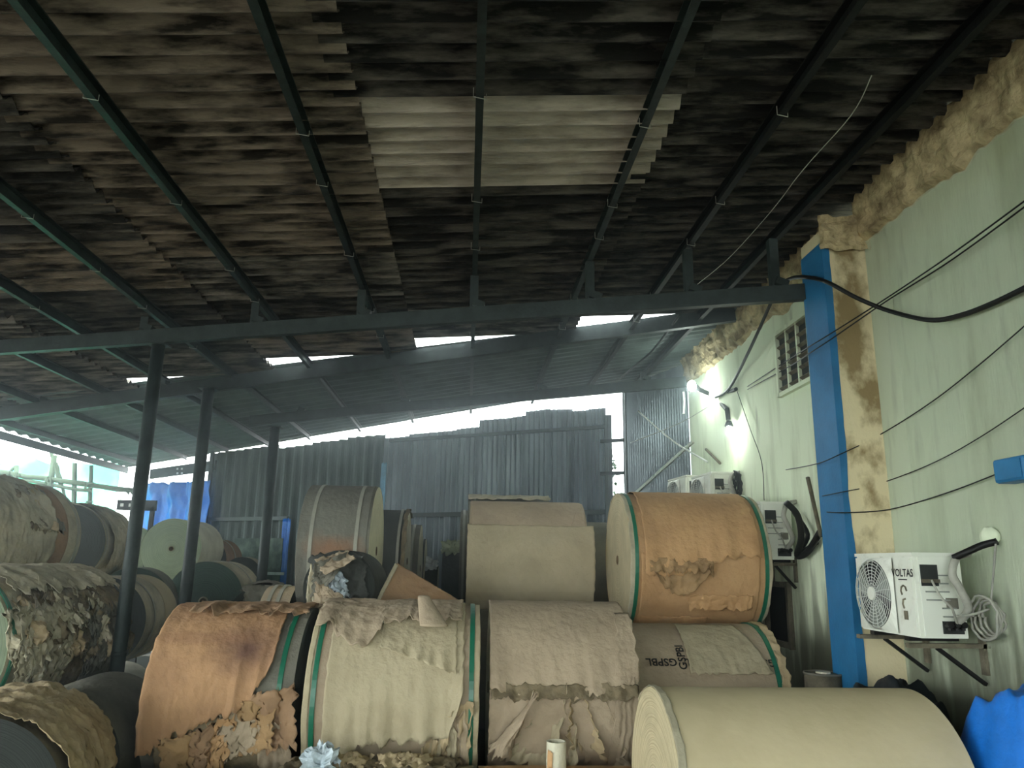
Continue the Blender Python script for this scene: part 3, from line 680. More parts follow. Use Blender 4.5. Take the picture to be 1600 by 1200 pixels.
m8 = kraft('grey_kraft_rusty', (112, 112, 102), (92, 90, 82)); add_stain(m8, (0, -.6, .62), (.36, .4, .17), (134, 100, 74), .8, .5, .9)
wrap(r8, 'wrapper', m8, -.32, .3, -80, 110, 67., .003, .004, 3, 2, 0, .003, 0, 3)
r9 = roll('dark dusty roll right behind the tall grey one, with a shredded pale rim', -1.18, 9.6, 2.56, .62, .9, 0, 'k_dark', 'e_white', (.38,), 'strap_grey', seed=20)
wrap(r9, 'shredded_rim', M['torn_dark'], .42, .47, -90, 120, 71., .0, .03, 12, 0, 0, .02, 0, 3, ns=8, nt=70)
r10 = roll('narrow pale-rimmed roll, third back in the left column', -1.1, 11.0, 2.47, .6, .9, 0, 'k_grey', 'e_white', (.36,), 'strap_grey', seed=21)
r11 = roll('farthest small roll at the end of the left column, by the back wall', -1.1, 12.35, 2.42, .5, .9, 0, 'k_dark', 'e_white', (.4,), 'strap_grey', seed=22)
r12 = roll('grey roll whose ragged top edge shows just above the folded-sheet roll', .5, 9.62, 2.74, .62, 1.0, 0, 'k_grey', 'e_dark', (-.42,), 'strap_grey', seed=23)
wrap(r12, 'loose_top', M['k_pale'], -.5, .5, 60, 110, 73., .02, .02, 6, 3, 3, .02, .03, 3, ns=40, nt=14)
r13 = roll('grey roll second behind the folded-sheet roll, only its left rim showing', .45, 10.95, 2.68, .6, 1.1, 0, 'k_grey', 'e_dark', (-.5,), 'strap_grey', seed=24)
r14 = roll('small roll with torn pale paper on top, far back in the centre gap', -.05, 12.15, 2.38, .42, .64, 0, 'k_dark', 'e_green', seed=25)
sheet(r14, 'torn_cap', M['k_green'], [(-.34, -.4, .72), (-.02, -.42, .7), (.0, -.1, .92), (-.34, -.1, .9)], 18, 18, .12, 9, 81., .05)
r14b = roll('tiny dark roll deepest in the gap between the two roll columns', -.6, 12.6, 2.1, .4, .3, 0, 'k_dark', 'e_white', seed=26)
sheet(r14b, 'white_scrap', M['white_pipe'], [(-.12, -.3, .72), (.12, -.3, .72), (.14, -.1, .86), (-.08, -.1, .95)], 14, 14, .1, 9, 83., .05)
r18 = roll('narrow beige roll end with a strap, between the stained roll and the tall grey roll', -1.68, 7.4, 1.78, .54, .26, 0, 'k_taupe', 'e_dark', (-.06, .02), 'strap_grey', seed=27)
# half-used roll, end to the camera, draped
r16 = roll('half-used dark roll, end to the camera, under a draped grey sheet', -1.02, 6.78, 2.34, .3, .5, 84, 'k_dark', 'e_dark', (), seed=28)
sheet(r16, 'end_cloth', M['k_dark'], [(-.29, -.26, .12), (-.29, .26, .1), (-.27, .24, .56), (-.27, -.2, .56)], 30, 30, .05, 7, 85., .05)
sheet(r16, 'crumpled_centre', M['plastic'], [(-.34, -.12, .22), (-.34, .1, .2), (-.31, .1, .46), (-.31, -.04, .42)], 20, 20, .08, 12, 87., .04)
dr = empty('draped_sheet', (-1.25, 6.5, 2.1))
def dsh(name, mt, pts, seed, amp=.05):
    q = [at_y(x, y, Y) - Vector((-1.25, 6.5, 2.1)) for x, y, Y in pts]; return sheet(dr, name, M[mt], q, 26, 26, amp, 7, seed, .03)
dsh('top_fold', 'k_grey', [(488, 882, 6.3), (486, 935, 6.25), (522, 905, 6.2), (544, 862, 6.5)], 91., .05)
dsh('top_fold', 'k_taupe', [(491, 876, 6.4), (508, 900, 6.2), (556, 876, 6.3), (541, 860, 6.6)], 92., .05)
dsh('hanging_fold', 'k_pale', [(486, 880, 6.35), (478, 935, 6.3), (487, 985, 6.3), (506, 930, 6.3)], 93., .05)
dsh('hanging_fold', 'k_taupe', [(494, 908, 6.2), (488, 955, 6.25), (534, 950, 6.2), (536, 930, 6.25)], 94., .06)
tag(dr, 'crumpled grey-tan sheet draped over the half-used roll, left of centre', 'paper sheet')
kf = empty('standing_kraft_sheet', at_y(650, 948, 6.75)); q0 = kf.location.copy()
sheet(kf, 'sheet', M['k_brown'], [at_y(582, 952, 6.7) - q0, at_y(735, 952, 6.95) - q0, at_y(722, 940, 6.95) - q0, at_y(621, 880, 6.85) - q0], 30, 20, .02, 3, 95., .006)
sheet(kf, 'pale_edge', M['k_pale'], [at_y(581, 950, 6.66) - q0, at_y(588, 950, 6.66) - q0, at_y(622, 884, 6.8) - q0, at_y(617, 880, 6.8) - q0], 4, 20, .004, 3, 96., .004)
tag(kf, 'pinkish-brown sheet of kraft standing up in a peak behind the wide beige roll', 'paper sheet')

# ---- big roll in front right, lower tier rolls at the bottom
rf = roll('huge smooth cream roll in the right foreground', 1.72, 4.25, 1.36, .56, 1.42, 0, 'k_cream', 'e_beige', (), seed=31, wob=.002, endtele=.02, nu=24)
wrap(rf, 'rim_paper', M['k_pale'], -.71, -.67, -60, 130, 97., .0, .012, 8, 0, 0, .01, 0, 3, ns=6, nt=70)
ra = roll('orange-brown roll top peeking up at the bottom edge, centre', .6, 5.13, .66, .65, .98, 0, 'k_orange', 'e_dark', (), seed=33)
rb_ = roll('roll covered in crumpled torn paper at the bottom edge, left of centre', -.52, 5.13, .66, .65, 1.2, 0, 'k_pale', 'e_dark', (), seed=34)
wrap(rb_, 'crumpled_cover', M['torn_dark'], -.54, .5, 50, 120, 99., .01, .05, 7, 6, 4, .03, .04, 3)
for k in range(4):
    random.seed(k + 5); u = random.uniform(-.4, .4)
    sheet(rb_, 'torn_scrap', M['torn'], [cylp(.65, u - .1, 70, .03), cylp(.65, u + .08, 72, .03), cylp(.65, u + .1, 96, .06), cylp(.65, u - .1, 94, .06)], 14, 14, .07, 9, 101. + k, .04)
rc = roll('dull dark roll top at the bottom edge, under the stained roll', -1.68, 5.13, .64, .63, 1.0, 0, 'k_grey', 'e_dark', (), seed=35)
# small items
pc = empty('core_stub', at_y(863, 1172, 4.9)); h = .17
m = MB(); rr = .062
m.path([(0, 0, 0), (0, 0, h)], rr, 28, False); m.path([(0, 0, h), (0, 0, .01)], rr - .007, 28, False)
n = 28; m.add([(r * math.cos(2 * PI * k / n), r * math.sin(2 * PI * k / n), h) for r in (rr, rr - .007) for k in range(n)], [(k, (k + 1) % n, n + (k + 1) % n, n + k) for k in range(n)])
m.build('tube', M['k_white'], pc, True)
sheet(pc, 'torn_label', M['k_orange'], [(-.06, -.035, .02), (-.03, -.062, .03), (-.03, -.064, .12), (-.055, -.04, .13)], 6, 8, .006, 20, 3., .008)
tag(pc, 'short white cardboard tube standing in front of the crumpled taupe roll', 'tube')
pc.location = (.595, 5.12, 1.30)
pw = empty('plastic_wad', (-.84, 5.0, 1.28)); m = MB()
m.grid(18, 18, lambda u, v: Vector((math.sin(PI * u) * math.cos(2 * PI * v), math.sin(PI * u) * math.sin(2 * PI * v), -math.cos(PI * u))) * (.085 + .16 * crump(u * 5, v * 5, 3.3)) + Vector((0, 0, .08)))
m.build('bag', M['plastic'], pw); tag(pw, 'crumpled wad of clear plastic at the bottom edge, on the torn paper roll', 'plastic bag')

# ---- left stack, rolls lying with their ends towards the camera
def roll_nf(label, near, far, R, body, end, straps=(), strap='strap_grey', seed=1., **kw):
    A = at_y(*near); B = at_y(*far); c_ = (A + B) / 2; d = B - A; L = math.hypot(d.x, d.y)
    return roll(label, c_.x, c_.y, c_.z, R, L, math.degrees(math.atan2(d.y, d.x)), body, end, tuple(q * L / 2 for q in straps), strap, seed=seed, **kw)
l11 = roll_nf('large badly torn roll at far left, with its paper hanging in shreds', (-100, 1005, 6.0), (100, 998, 7.35), .575, 'k_pale', 'e_green', (-.93,), 'strap', seed=41)
LL = l11['L']
wrap(l11, 'outer_wrapper', M['k_pale'], -.5 * LL + .1, .5 * LL - .02, 42, 130, 111., .016, .03, 4, 11, 0, .03, .06, 4)
wrap(l11, 'dark_ply', M['torn_dark'], -.36 * LL, .49 * LL, -70, 46, 113., .006, .03, 6, 12, 8, .04, .03, 3)
wrap(l11, 'hanging_ply', M['k_pale'], -.46 * LL, -.05 * LL, -50, 30, 114., .03, .05, 5, 14, 8, .06, .08, 3, ns=40)
wrap(l11, 'hanging_ply', M['k_grey'], .1 * LL, .48 * LL, -60, 24, 116., .03, .05, 5, 12, 10, .05, .06, 3, ns=40)
for k in range(12):
    random.seed(k + 80); u = -.46 * LL + .085 * LL * k; th = random.uniform(4, 40)
    sheet(l11, 'torn_shred', M[['k_pale', 'torn', 'k_pale', 'torn_dark'][k % 4]], [cylp(.575, u - .08, th + 14, .03), cylp(.575, u + .1, th + 18, .04), cylp(.575, u + .07 + random.uniform(-.08, .1), th - 16, .11), cylp(.575, u - .05, th - 22, .07)], 18, 18, .09, 8, 120. + k, .06)
l1 = roll_nf('roll at far left top, crumpled pale wrap and taped right rim', (-140, 838, 6.9), (46, 838, 8.4), .56, 'k_pale', 'e_dark', (.93,), seed=42)
wrap(l1, 'crumpled_wrap', M['k_pale'], -.5, .3, -60, 140, 115., .012, .05, 3, 4, 0, .04, .03, 3)
wrap(l1, 'rim_band', M['k_brown'], .3, .53, -80, 130, 116., .006, .004, 4, 0, 0, .01, 0, 3, ns=10)
for k in range(4): sheet(l1, 'torn_shred', M[['torn_dark', 'k_pale', 'torn', 'k_grey'][k]], [cylp(.56, -.2 + .13 * k, 50, .04), cylp(.56, .05 + .11 * k, 56, .04), cylp(.56, .1 + .09 * k, 6, .08), cylp(.56, -.1 + .1 * k, 8, .06)], 18, 18, .08, 8, 130. + k, .05)
l2 = roll_nf('roll with a plain dark end, left of the first pole in the top row', (98, 852, 9.6), (150, 850, 10.7), .475, 'k_pale', 'e_dark', (-.92, .4), seed=43)
wrap(l2, 'torn_wrap', M['k_pale'], -.38, .5, -30, 130, 117., .01, .04, 4, 8, 0, .03, .05, 3)
l3 = roll_nf('pale roll half hidden by the first pole, beyond the top left row', (198, 862, 13.6), (206, 862, 14.3), .45, 'k_white', 'e_green', seed=44)
l4 = roll_nf('greenish-white roll showing its round ringed end, just left of the second pole', (267, 860, 12.4), (306, 857, 13.4), .47, 'k_white', 'e_green', seed=45)
l5 = roll_nf('roll with a dark green end and bright core ring, behind the second pole', (318, 940, 11.3), (352, 936, 12.2), .555, 'k_pale', 'e_dgreen', (.1,), seed=46)
for q in (0,):
    cr_ = MB(); cr_.path([(-l5['L'] / 2 - .012, -.06 * math.cos(2 * PI * k / 20), .555 + .06 * math.sin(2 * PI * k / 20)) for k in range(21)], .012, 6, False); cr_.build('core_ring', M['k_pale'], l5, True)
l6 = roll_nf('dark green roll end low beside the first pole', (203, 945, 10.25), (220, 942, 11.1), .47, 'k_grey', 'e_dgreen', seed=47)
l7 = roll_nf('beige roll behind the first pole, middle tier of the left stack', (155, 970, 9.0), (212, 963, 10.2), .49, 'k_pale', 'e_dark', (-.5,), seed=48)
wrap(l7, 'wrapper', M['k_cream'], .1, .59, -80, 120, 119., .004, .004, 3, 0, 0, .004, 0, 3)
l8 = roll_nf('brown roll with a dark end, right of the greenish-white roll', (320, 877, 13.4), (347, 874, 14.2), .36, 'k_brown', 'e_dark', (.1,), seed=49)
l9 = roll_nf('small pale wrapped roll between the second and third poles', (376, 903, 13.2), (386, 900, 13.8), .33, 'k_pale', 'e_dark', seed=50)
l10 = roll_nf('grey crumple-wrapped roll just right of the third pole', (408, 968, 10.0), (416, 962, 10.8), .42, 'k_grey', 'e_dark', seed=51)
wrap(l10, 'wrap', M['k_grey'], -.38, .38, -30, 130, 121., .01, .05, 5, 4, 0, .03, .03, 3)
sheet(l10, 'end_wrap', M['k_grey'], [(-.46, -.4, .3), (-.46, .3, .3), (-.44, .22, .84), (-.44, -.25, .84)], 24, 24, .06, 6, 161., .05)
l12 = roll_nf('dark roll lying low left, foot of the first pole', (70, 1190, 5.4), (165, 1160, 6.4), .46, 'k_grey', 'e_dark', seed=52)
l13 = roll_nf('crumple-covered roll in the bottom left corner', (-60, 1240, 4.3), (30, 1228, 5.2), .46, 'k_grey', 'e_dark', seed=53)
wrap(l13, 'crumpled_cover', M['torn'], -.45, .48, 0, 120, 123., .01, .05, 5, 8, 0, .03, .04, 3)
tp = empty('torn_paper_heap', (-3.05, 5.35, 1.4))
random.seed(12)
for k in range(9):
    c0 = Vector((random.uniform(-.45, .5), random.uniform(-.15, .3), random.uniform(-.12, .12))); a = random.uniform(0, 3)
    e = Vector((math.cos(a), math.sin(a) * .5, .2)) * random.uniform(.16, .26); f_ = Vector((-math.sin(a) * .4, -.2, -.5)) * random.uniform(.2, .34)
    sheet(tp, 'torn_piece', M[['k_pale', 'torn', 'k_grey', 'torn_dark'][k % 4]], [c0 - e, c0 + e, c0 + e * .8 + f_, c0 - e * .9 + f_], 18, 18, .09, 7, 140. + k, .05)
tag(tp, 'heap of torn crumpled paper at left, below the shredded roll', 'paper scraps')
# rolls of the lower tiers, mostly hidden, that carry the upper ones
low = [(-1.63, 6.8, .56, .56, 1.), (-1.63, 8.0, .58, .58, 1.), (-.47, 6.72, .58, .58, 1.), (-.47, 8.0, .58, .58, .9), (.68, 6.72, .58, .58, .95), (1.83, 5.75, .52, .52, 1.), (1.83, 7.0, .52, .52, 1.), (1.83, 8.25, .52, .52, 1.), (.62, 8.3, .58, .58, 1.), (.62, 9.6, .58, .58, 1.), (.62, 10.9, .58, .58, 1.), (-1.2, 9.3, .5, .5, 1.), (-1.2, 10.4, .5, .5, 1.), (-1.2, 11.5, .5, .5, 1.),
       (1.6, 3.7, .45, .45, 1.1), (1.83, 4.78, .45, .45, 1.1),
       (1.83, 7.95, 1.6, .58, .95), (.62, 7.65, 1.58, .54, .95), (.62, 8.95, 1.6, .58, .95), (.62, 10.27, 1.6, .58, .95), (.62, 11.5, 1.55, .52, .9), (-1.2, 7.1, 1.6, .48, .6), (-1.2, 8.25, 1.6, .54, .95), (-1.2, 9.35, 1.5, .48, .95), (-1.2, 10.4, 1.48, .5, .95), (-1.2, 11.6, 1.45, .5, .95)]
for k, (x, y, z, R, L) in enumerate(low):
    roll('plain dusty roll in the lower tiers, all but hidden by the rolls in front', x, y, z, R, L, 0, 'k_grey', 'e_dark', (), seed=90 + k, nu=4, group='hidden lower tier rolls')
lowl = [(-4.75, 6.6, .6, .58), (-3.5, 6.7, .6, .58), (-5.1, 9.3, .55, .52), (-4.0, 9.3, .55, .52), (-5.0, 11.6, .55, .52), (-3.9, 11.6, .55, .52), (-5.0, 13.4, .55, .5), (-3.9, 13.4, .55, .5), (-4.55, 13.4, 1.55, .5), (-3.4, 13.5, 1.5, .45), (-2.9, 10.4, .6, .5), (-5.85, 13.95, .55, .5), (-5.8, 13.95, 1.72, .54), (-5.2, 7.7, 1.75, .5)]
for k, (x, y, z, R) in enumerate(lowl):
    roll('plain dusty roll low in the left stack, all but hidden behind other rolls', x, y, z, R, 1.0, 88, 'k_grey', 'e_dark', (), seed=130 + k, nu=4, group='hidden left stack rolls')

# ------------------------------------------------------------------ air-conditioning units
def ac_unit(label, loc, rz=0, W=.65, H=.46, D=.28, brand=None, pipes=True, scale=1.):
    """front (fan side) faces local -x, far end +y; near end panel faces -y; origin at base centre"""
    t = empty('air_conditioner', loc, rz); e = .012
    m = MB(); m.box((0, 0, H / 2), (D, W, H)); m.build('casing', M['ac'], t)
    MB().box((0, 0, H + .008), (D + .02, W + .02, .02)).build('lid', M['ac'], t)
    fy = W * .16; fr = H * .44; x = -D / 2
    n = 40
    ring = MB(); ring.add([(x - .004, fy + r * math.cos(2 * PI * k / n), H / 2 + r * math.sin(2 * PI * k / n)) for r in (0.001, fr) for k in range(n)], [(k, (k + 1) % n, n + (k + 1) % n, n + k) for k in range(n)]); ring.build('fan_opening', M['ac_dark'], t)
    for k in range(3):
        bl = MB(); a0 = 2 * PI * k / 3
        bl.grid(6, 5, lambda i, j: (x - .006 - .02 * j, fy + (.06 + .8 * fr * i - .02) * math.cos(a0 + (j - .3) * 1.2 + i * .4), H / 2 + (.06 + .8 * fr * i - .02) * math.sin(a0 + (j - .3) * 1.2 + i * .4)))
        bl.build('fan_blade', M['ac_fin'], t)
    g = MB()
    for q in range(9):
        r = fr * (.2 + .1 * q); g.path([(x - .035, fy + r * math.cos(2 * PI * k / 28), H / 2 + r * math.sin(2 * PI * k / 28)) for k in range(29)], .0022, 4, False)
    for q in range(20):
        a = 2 * PI * q / 20; g.path([(x - .033, fy + r * math.cos(a + r * .8), H / 2 + r * math.sin(a + r * .8)) for r in (fr * .18, fr * .45, fr * .75, fr * 1.02)], .0022, 4, False)
    g.build('fan_grille', M['ac_grey'], t)
    MB().tube((x - .03, fy, H / 2), (x - .045, fy, H / 2), fr * .2, 24).build('grille_hub', M['ac'], t)
    fm = MB(); n = 40
    fm.add([(x - .012, fy + (fr * 1.02 if s else 0) * math.cos(2 * PI * k / n) , 0) for s in (0,) for k in range(0)], [])
    # square bezel round the fan: outer square to circle
    vs = []
    for k in range(n):
        a = 2 * PI * k / n; c_, s_ = math.cos(a), math.sin(a); mxx = max(abs(c_), abs(s_)); hw = W * .335; hh = H * .475
        vs.append((x - .03, fy + fr * 1.03 * c_, H / 2 + fr * 1.03 * s_)); vs.append((x - .012, fy + hw * max(-1, min(1, c_ / mxx)), H / 2 + hh * max(-1, min(1, s_ / mxx))))
    fm.add(vs, [(2 * k, 2 * k + 1, 2 * ((k + 1) % n) + 1, 2 * ((k + 1) % n)) for k in range(n)]); fm.build('bezel', M['ac'], t, False)
    MB().box((x - .008, -W / 2 + W * .15, H / 2), (.016, W * .27, H * .94)).build('front_panel', M['ac'], t)
    yb = -W / 2
    MB().box((0.01, yb - .004, H * .5), (D * .9, .008, H * .96)).build('end_panel', M['ac'], t)
    for q in range(7): MB().box((-.02 if q > 2 else .04, yb - .011, H * (.16 + .1 * q)), (D * (.5 if q > 2 else .3), .008, .008)).build('louvre_slot', M['ac_fin'], t)
    MB().box((-.06, yb - .012, H * .76), (.1, .01, .12)).build('terminal_recess', M['ac_dark'], t)
    MB().box((-.06, yb - .02, H * .69), (.1, .025, .02)).build('terminal_block', M['rust'], t)
    MB().box((.06, yb - .008, H * .42), (.07, .01, .06)).build('rating_label', M['k_grey'], t)
    vb = MB(); vb.box((.05, yb - .012, H * .13), (.12, .012, .07)); vb.build('valve_plate', M['ac_dark'], t)
    for dx in (.01, .05, .09):
        v = MB(); v.tube((dx, yb - .01, H * .15), (dx, yb - .06, H * .17), .018, 10); v.tube((dx, yb - .04, H * .1), (dx, yb - .04, H * .2), .011, 8); v.build('valve', M['black'], t)
    for yy in (-W * .3, W * .3):
        MB().box((0, yy, -.012), (D + .02, .05, .024)).build('foot', M['black'], t)
    if pipes:
        p = MB(); p.path(smooth_path([(.05, yb - .05, H * .17), (.02, yb - .08, H * .3), (-.0, yb - .09, H * .38), (-.04, yb - .07, H * .5), (-.06, yb - .03, H * .7)]), .007, 6); p.build('power_lead', M['lagging'], t, True)
        p = MB(); p.path(smooth_path([(.06, yb - .04, H * .2), (.1, yb - .09, H * .36), (.06, yb - .1, H * .6), (.03, yb - .09, H * .78), (.08, yb - .07, H * .98), (.18, yb - .03, H * 1.04)]), .022, 10); p.build('lagged_pipe', M['lagging'], t, True)
    if brand:
        me = text_mesh(brand, .062)
        for v in me.vertices: v.co = (x - .018, -W / 2 + W * .15 - v.co.x, H * .78 + v.co.y)
        link('lettering', me, M['ink'], t)
        sw = MB(); sw.path([(x - .018, -W / 2 + W * .15 - .03 * math.cos(a), H * .56 + .03 * math.sin(a)) for a in (0, .8, 1.6, 2.4, 3.2, 4)], .006, 5)
        sw.path([(x - .018, -W / 2 + W * .15 - .022 * math.cos(a), H * .4 + .03 * math.sin(a)) for a in (1.2, 2.2, 3.2, 4.2)], .006, 5); sw.build('printed_mark', M['rust'], t)
        MB().box((x - .0185, -W / 2 + W * .15, H * .7), (.002, .09, .006)).build('printed_mark', M['ink'], t)
        MB().box((x - .0185, -W / 2 + W * .15, H * .26), (.002, .04, .05)).build('printed_mark', M['rust'], t)
    return tag(t, label, 'air conditioner')
def ac_bracket(label, x, y0, y1, z, wall=WX, tilt=0):
    t = empty('wall_bracket', (wall, (y0 + y1) / 2, z)); yl = y0 - (y0 + y1) / 2; yh = -yl
    for y in (yl + .06, yh - .06):
        a = MB(); a.box(((x - wall) / 2 - .03, y, -.012), (abs(x - wall) + .1, .045, .025)); a.build('arm', M['rust'], t)
        a = MB(); a.box((-.012, y, -.06), (.02, .045, .22)); a.build('wall_plate', M['rust'], t)
        a = MB(); a.bar(((x - wall) * .75, y, -.025), (-.02, y, -.22), .025, .02); a.build('strut', M['black'], t)
    return tag(t, label, 'bracket')
ax_ = 2.74
n1 = at_x(1440, 1003, 2.6); ACY = n1.y + .325
ac_unit('nearest air conditioner outdoor unit, right, with black lettering and a spoked fan', (ax_, ACY, n1.z + .02), 0, brand='VOLTAS')
ac_bracket('grimy iron bracket under the nearest air conditioner', ax_ - .12, ACY - .34, ACY + .34, n1.z - .012)
n2 = at_x(1194, 874, 2.68)
ac_unit('air conditioner outdoor unit partly hidden behind the right end of the big orange-brown roll', (ax_ + .08, n2.y + .33, n2.z), 0, H=.5)
ac_bracket('iron bracket carrying the half-hidden air conditioner behind the orange-brown roll', ax_, n2.y, n2.y + .65, n2.z - .03)
n3 = at_x(1111, 739, 2.68)
ac_unit('small far air conditioner above the orange-brown roll, the one nearer the blue pillar', (ax_ + .07, n3.y + .33, n3.z - .5), .06, W=.62, H=.5)
ac_bracket('iron bracket under the far air conditioner nearer the pillar', ax_, n3.y, n3.y + .62, n3.z - .53)
n4 = at_x(1068, 744, 2.62)
ac_unit('farthest air conditioner, next to the ribbed metal sheet corner', (ax_ + .03, min(n4.y + .33, 9.7), n4.z - .5), .1, W=.62, H=.5)
ac_bracket('iron bracket under the farthest air conditioner', ax_, min(n4.y, 9.4), min(n4.y + .62, 10.0), n4.z - .53)

# ------------------------------------------------------------------ lamp, wires, pipes
lp = at_y(1081, 603, 9.15)
la = empty('wall_lamp', lp)
m = MB(); m.grid(14, 18, lambda u, v: (.055 * math.sin(PI * u) * math.cos(2 * PI * v), .055 * math.sin(PI * u) * math.sin(2 * PI * v), -.07 * math.cos(PI * u) + .0)); 
bulb = m.build('bulb', mat('lit_bulb', (255, 255, 250), .3, bump=0, emit=((238, 255, 248), 60)), la, True)
armp = [at_y(1092, 608, 9.15) - lp, at_y(1118, 620, 9.2) - lp, at_x(1136, 640, 2.97) - lp, at_x(1138, 656, 2.97) - lp]
a = MB(); a.path([Vector((0, 0, .05)), Vector((0.03, 0, .03))] + armp, .028, 8); a.build('arm', M['steel_black'], la)
a = MB(); a.path([at_y(1118, 622, 9.2) - lp, at_x(1150, 608, 2.98) - lp], .022, 8); a.build('stay', M['steel_black'], la)
tag(la, 'glaring lit lamp on a bent dark arm fixed to the pale wall', 'lamp')
ld = bpy.data.lights.new('lamp_light', 'POINT'); ld.energy = 6; ld.color = (.9, 1, .94); ld.shadow_soft_size = .07; lo = bpy.data.objects.new('lamp_light', ld); C.objects.link(lo); lo.location = lp + Vector((-.02, -.1, -.1))
lh = at_x(1139, 662, 2.9) - lp; MB().tube(lh + Vector((0, 0, .03)), lh - Vector((0, 0, .03)), .03, 14, .05).build('lamp_shade', M['steel_black'], la, True)
MB().tube(lh - Vector((0, 0, .02)), lh - Vector((0, 0, .05)), .022, 12).build('bulb', bpy.data.materials['lit_bulb'], la, True)
ld2 = bpy.data.lights.new('down_lamp_light', 'POINT'); ld2.energy = 6; ld2.color = (.93, 1, .93); ld2.shadow_soft_size = .03; lo2 = bpy.data.objects.new('down_lamp_light', ld2); C.objects.link(lo2); lo2.location = lp + lh - Vector((.02, 0, .1))
# white strip hanging beneath the lamp
hs = empty('hanging_strip', at_y(1068, 612, 9.6)); MB().path([(0, 0, 0), (.005, 0, -.14), (-.01, 0, -.3)], .014, 6).build('strip', M['white_pipe'], hs); tag(hs, 'short white strip hanging just left of the lit lamp', 'strip')
def wire(name, label, cat, pts, r, mt='black', n=8, group=None, nsm=6):
    c0 = Vector(pts[0]); o = MB().path([p - c0 for p in smooth_path(pts, nsm)], r, n).build(name, M[mt], None, True); o.location = c0
    return tag(o, label, cat, group)
XW = WX - .03
wire('cable', 'thick black cable looping over the beam end, past the blue pillar to the right edge', 'cable',
     [at_x(1118, 621, XW), at_x(1140, 606, XW), at_x(1172, 545, 2.85), at_x(1206, 470, 2.75), at_x(1218, 446, 2.7), at_x(1240, 434, 2.63), at_x(1268, 434, 2.62), at_x(1295, 442, 2.62), at_x(1340, 466, 2.75), at_x(1390, 486, 2.9), at_x(1452, 500, 2.95), at_x(1500, 493, 2.95), at_x(1560, 470, 2.95), at_x(1640, 430, 2.95)], .016)
for k, dy in enumerate((0, 9)):
    wire('wire', ['upper strand of the pair of thin wires slanting across the wall', 'lower strand of the pair of thin wires slanting across the wall'][k], 'wire',
         [at_x(1168, 604 + dy * .5, XW), at_x(1235, 560 + dy * 1.3, XW - .02), at_x(1262, 543 + dy * 1.2, 2.62), at_x(1300, 520 + dy, 2.62), at_x(1385, 466 + dy * .5, XW - .05), at_x(1490, 395 + dy, XW - .05), at_x(1640, 285 + dy, XW - .05)], .005)
wire('wire', 'thin sagging wire across the middle of the wall, right of the pillar', 'wire', [at_x(1228, 734, XW), at_x(1275, 725, 2.62), at_x(1312, 710, 2.62), at_x(1370, 682, XW), at_x(1450, 632, XW), at_x(1530, 570, XW), at_x(1640, 475, XW)], .004)
wire('wire', 'second thin sagging wire on the wall, below the middle one', 'wire', [at_x(1285, 775, 2.62), at_x(1320, 768, 2.62), at_x(1370, 757, XW), at_x(1450, 727, XW), at_x(1530, 684, XW), at_x(1640, 610, XW)], .0035)
wire('wire', 'thin wire running into the blue box at the right edge', 'wire', [at_x(1292, 800, 2.62), at_x(1320, 801, 2.64), at_x(1390, 796, XW), at_x(1480, 770, XW), at_x(1574, 734, XW)], .004)
wire('wire', 'fine pale wire hanging loosely under the dark roof, right', 'wire', [on_roof(1362, 118, -.12), on_roof(1330, 180, -.16), on_roof(1255, 265, -.2), on_roof(1205, 330, -.22), on_roof(1140, 402, -.25), on_roof(1090, 444, -.2)], .003, 'bolt')
wire('cord', 'pale cord stretched from the ribbed sheet down to the far air conditioners', 'cord', [at_y(997, 642, 10.6), at_y(1050, 688, 10.1), at_x(1106, 722, XW)], .012, 'white_pipe')
wire('wire', 'thin wire sloping from the lamp arm across the ribbed sheet', 'wire', [at_x(1112, 632, XW), at_y(1060, 662, 9.7), at_y(985, 692, 10.3)], .005, 'bolt')
wire('wire', 'thin forked wire hanging down the wall beyond the pillar', 'wire', [at_x(1152, 612, XW), at_x(1172, 670, XW), at_x(1190, 722, XW), at_x(1194, 782, XW)], .004)
wire('wire', 'dark twisted cable under the roof, far end left of the lamp', 'cable', [on_roof(1062, 492, -.1), on_roof(1022, 545, -.1), on_roof(1000, 565, -.15), at_y(968, 592, 11.0)], .014, 'steel_black')
# stick leaning on the wall behind the pillar
a0 = at_x(1283, 838, 2.93); a1 = at_x(1262, 746, 2.75)
wire('rod', 'grimy iron rod sticking up beside the blue pillar', 'rod', [a0, (a0 + a1) / 2, a1], .017, 'rust')
wire('rod', 'short dark stick leaning on the wall above the far air conditioners', 'rod', [at_x(1103, 702, XW), at_x(1125, 724, XW)], .016, 'rust')
# cable loops hanging at the far units
random.seed(3)
for k, (px, py, X, nm) in enumerate([(1156, 756, 2.95, 'small bundle of dark cable loops right of the far air conditioners'), (1553, 966, 2.955, 'coiled grey cable hanging on the wall, right of the nearest air conditioner')]):
    c0 = at_x(px, py, X); t = empty('cable_coil', c0)
    for q in range(4):
        rr = (.09, .085)[k] + .012 * q * (1 if k else .6); hx = .5 if k == 0 else 1
        MB().path([(random.uniform(-.01, .01) - .012 * q, rr * hx * math.cos(2 * PI * j / 20) + .012 * q, rr * (1.3 if k == 0 else 1) * math.sin(2 * PI * j / 20)) for j in range(21)], .009 if k == 0 else .008, 6, False).build('loop', M['black' if k == 0 else 'lagging'], t, True)
    tag(t, nm, 'cable coil')
wire('cable', 'thick dark cable bundle beside the half-hidden air conditioner', 'cable', [at_x(1228, 785, 2.7), at_x(1246, 805, 2.8), at_x(1252, 840, 2.85), at_x(1246, 868, 2.9), at_x(1262, 862, 2.93), at_x(1281, 832, 2.93)], .028)
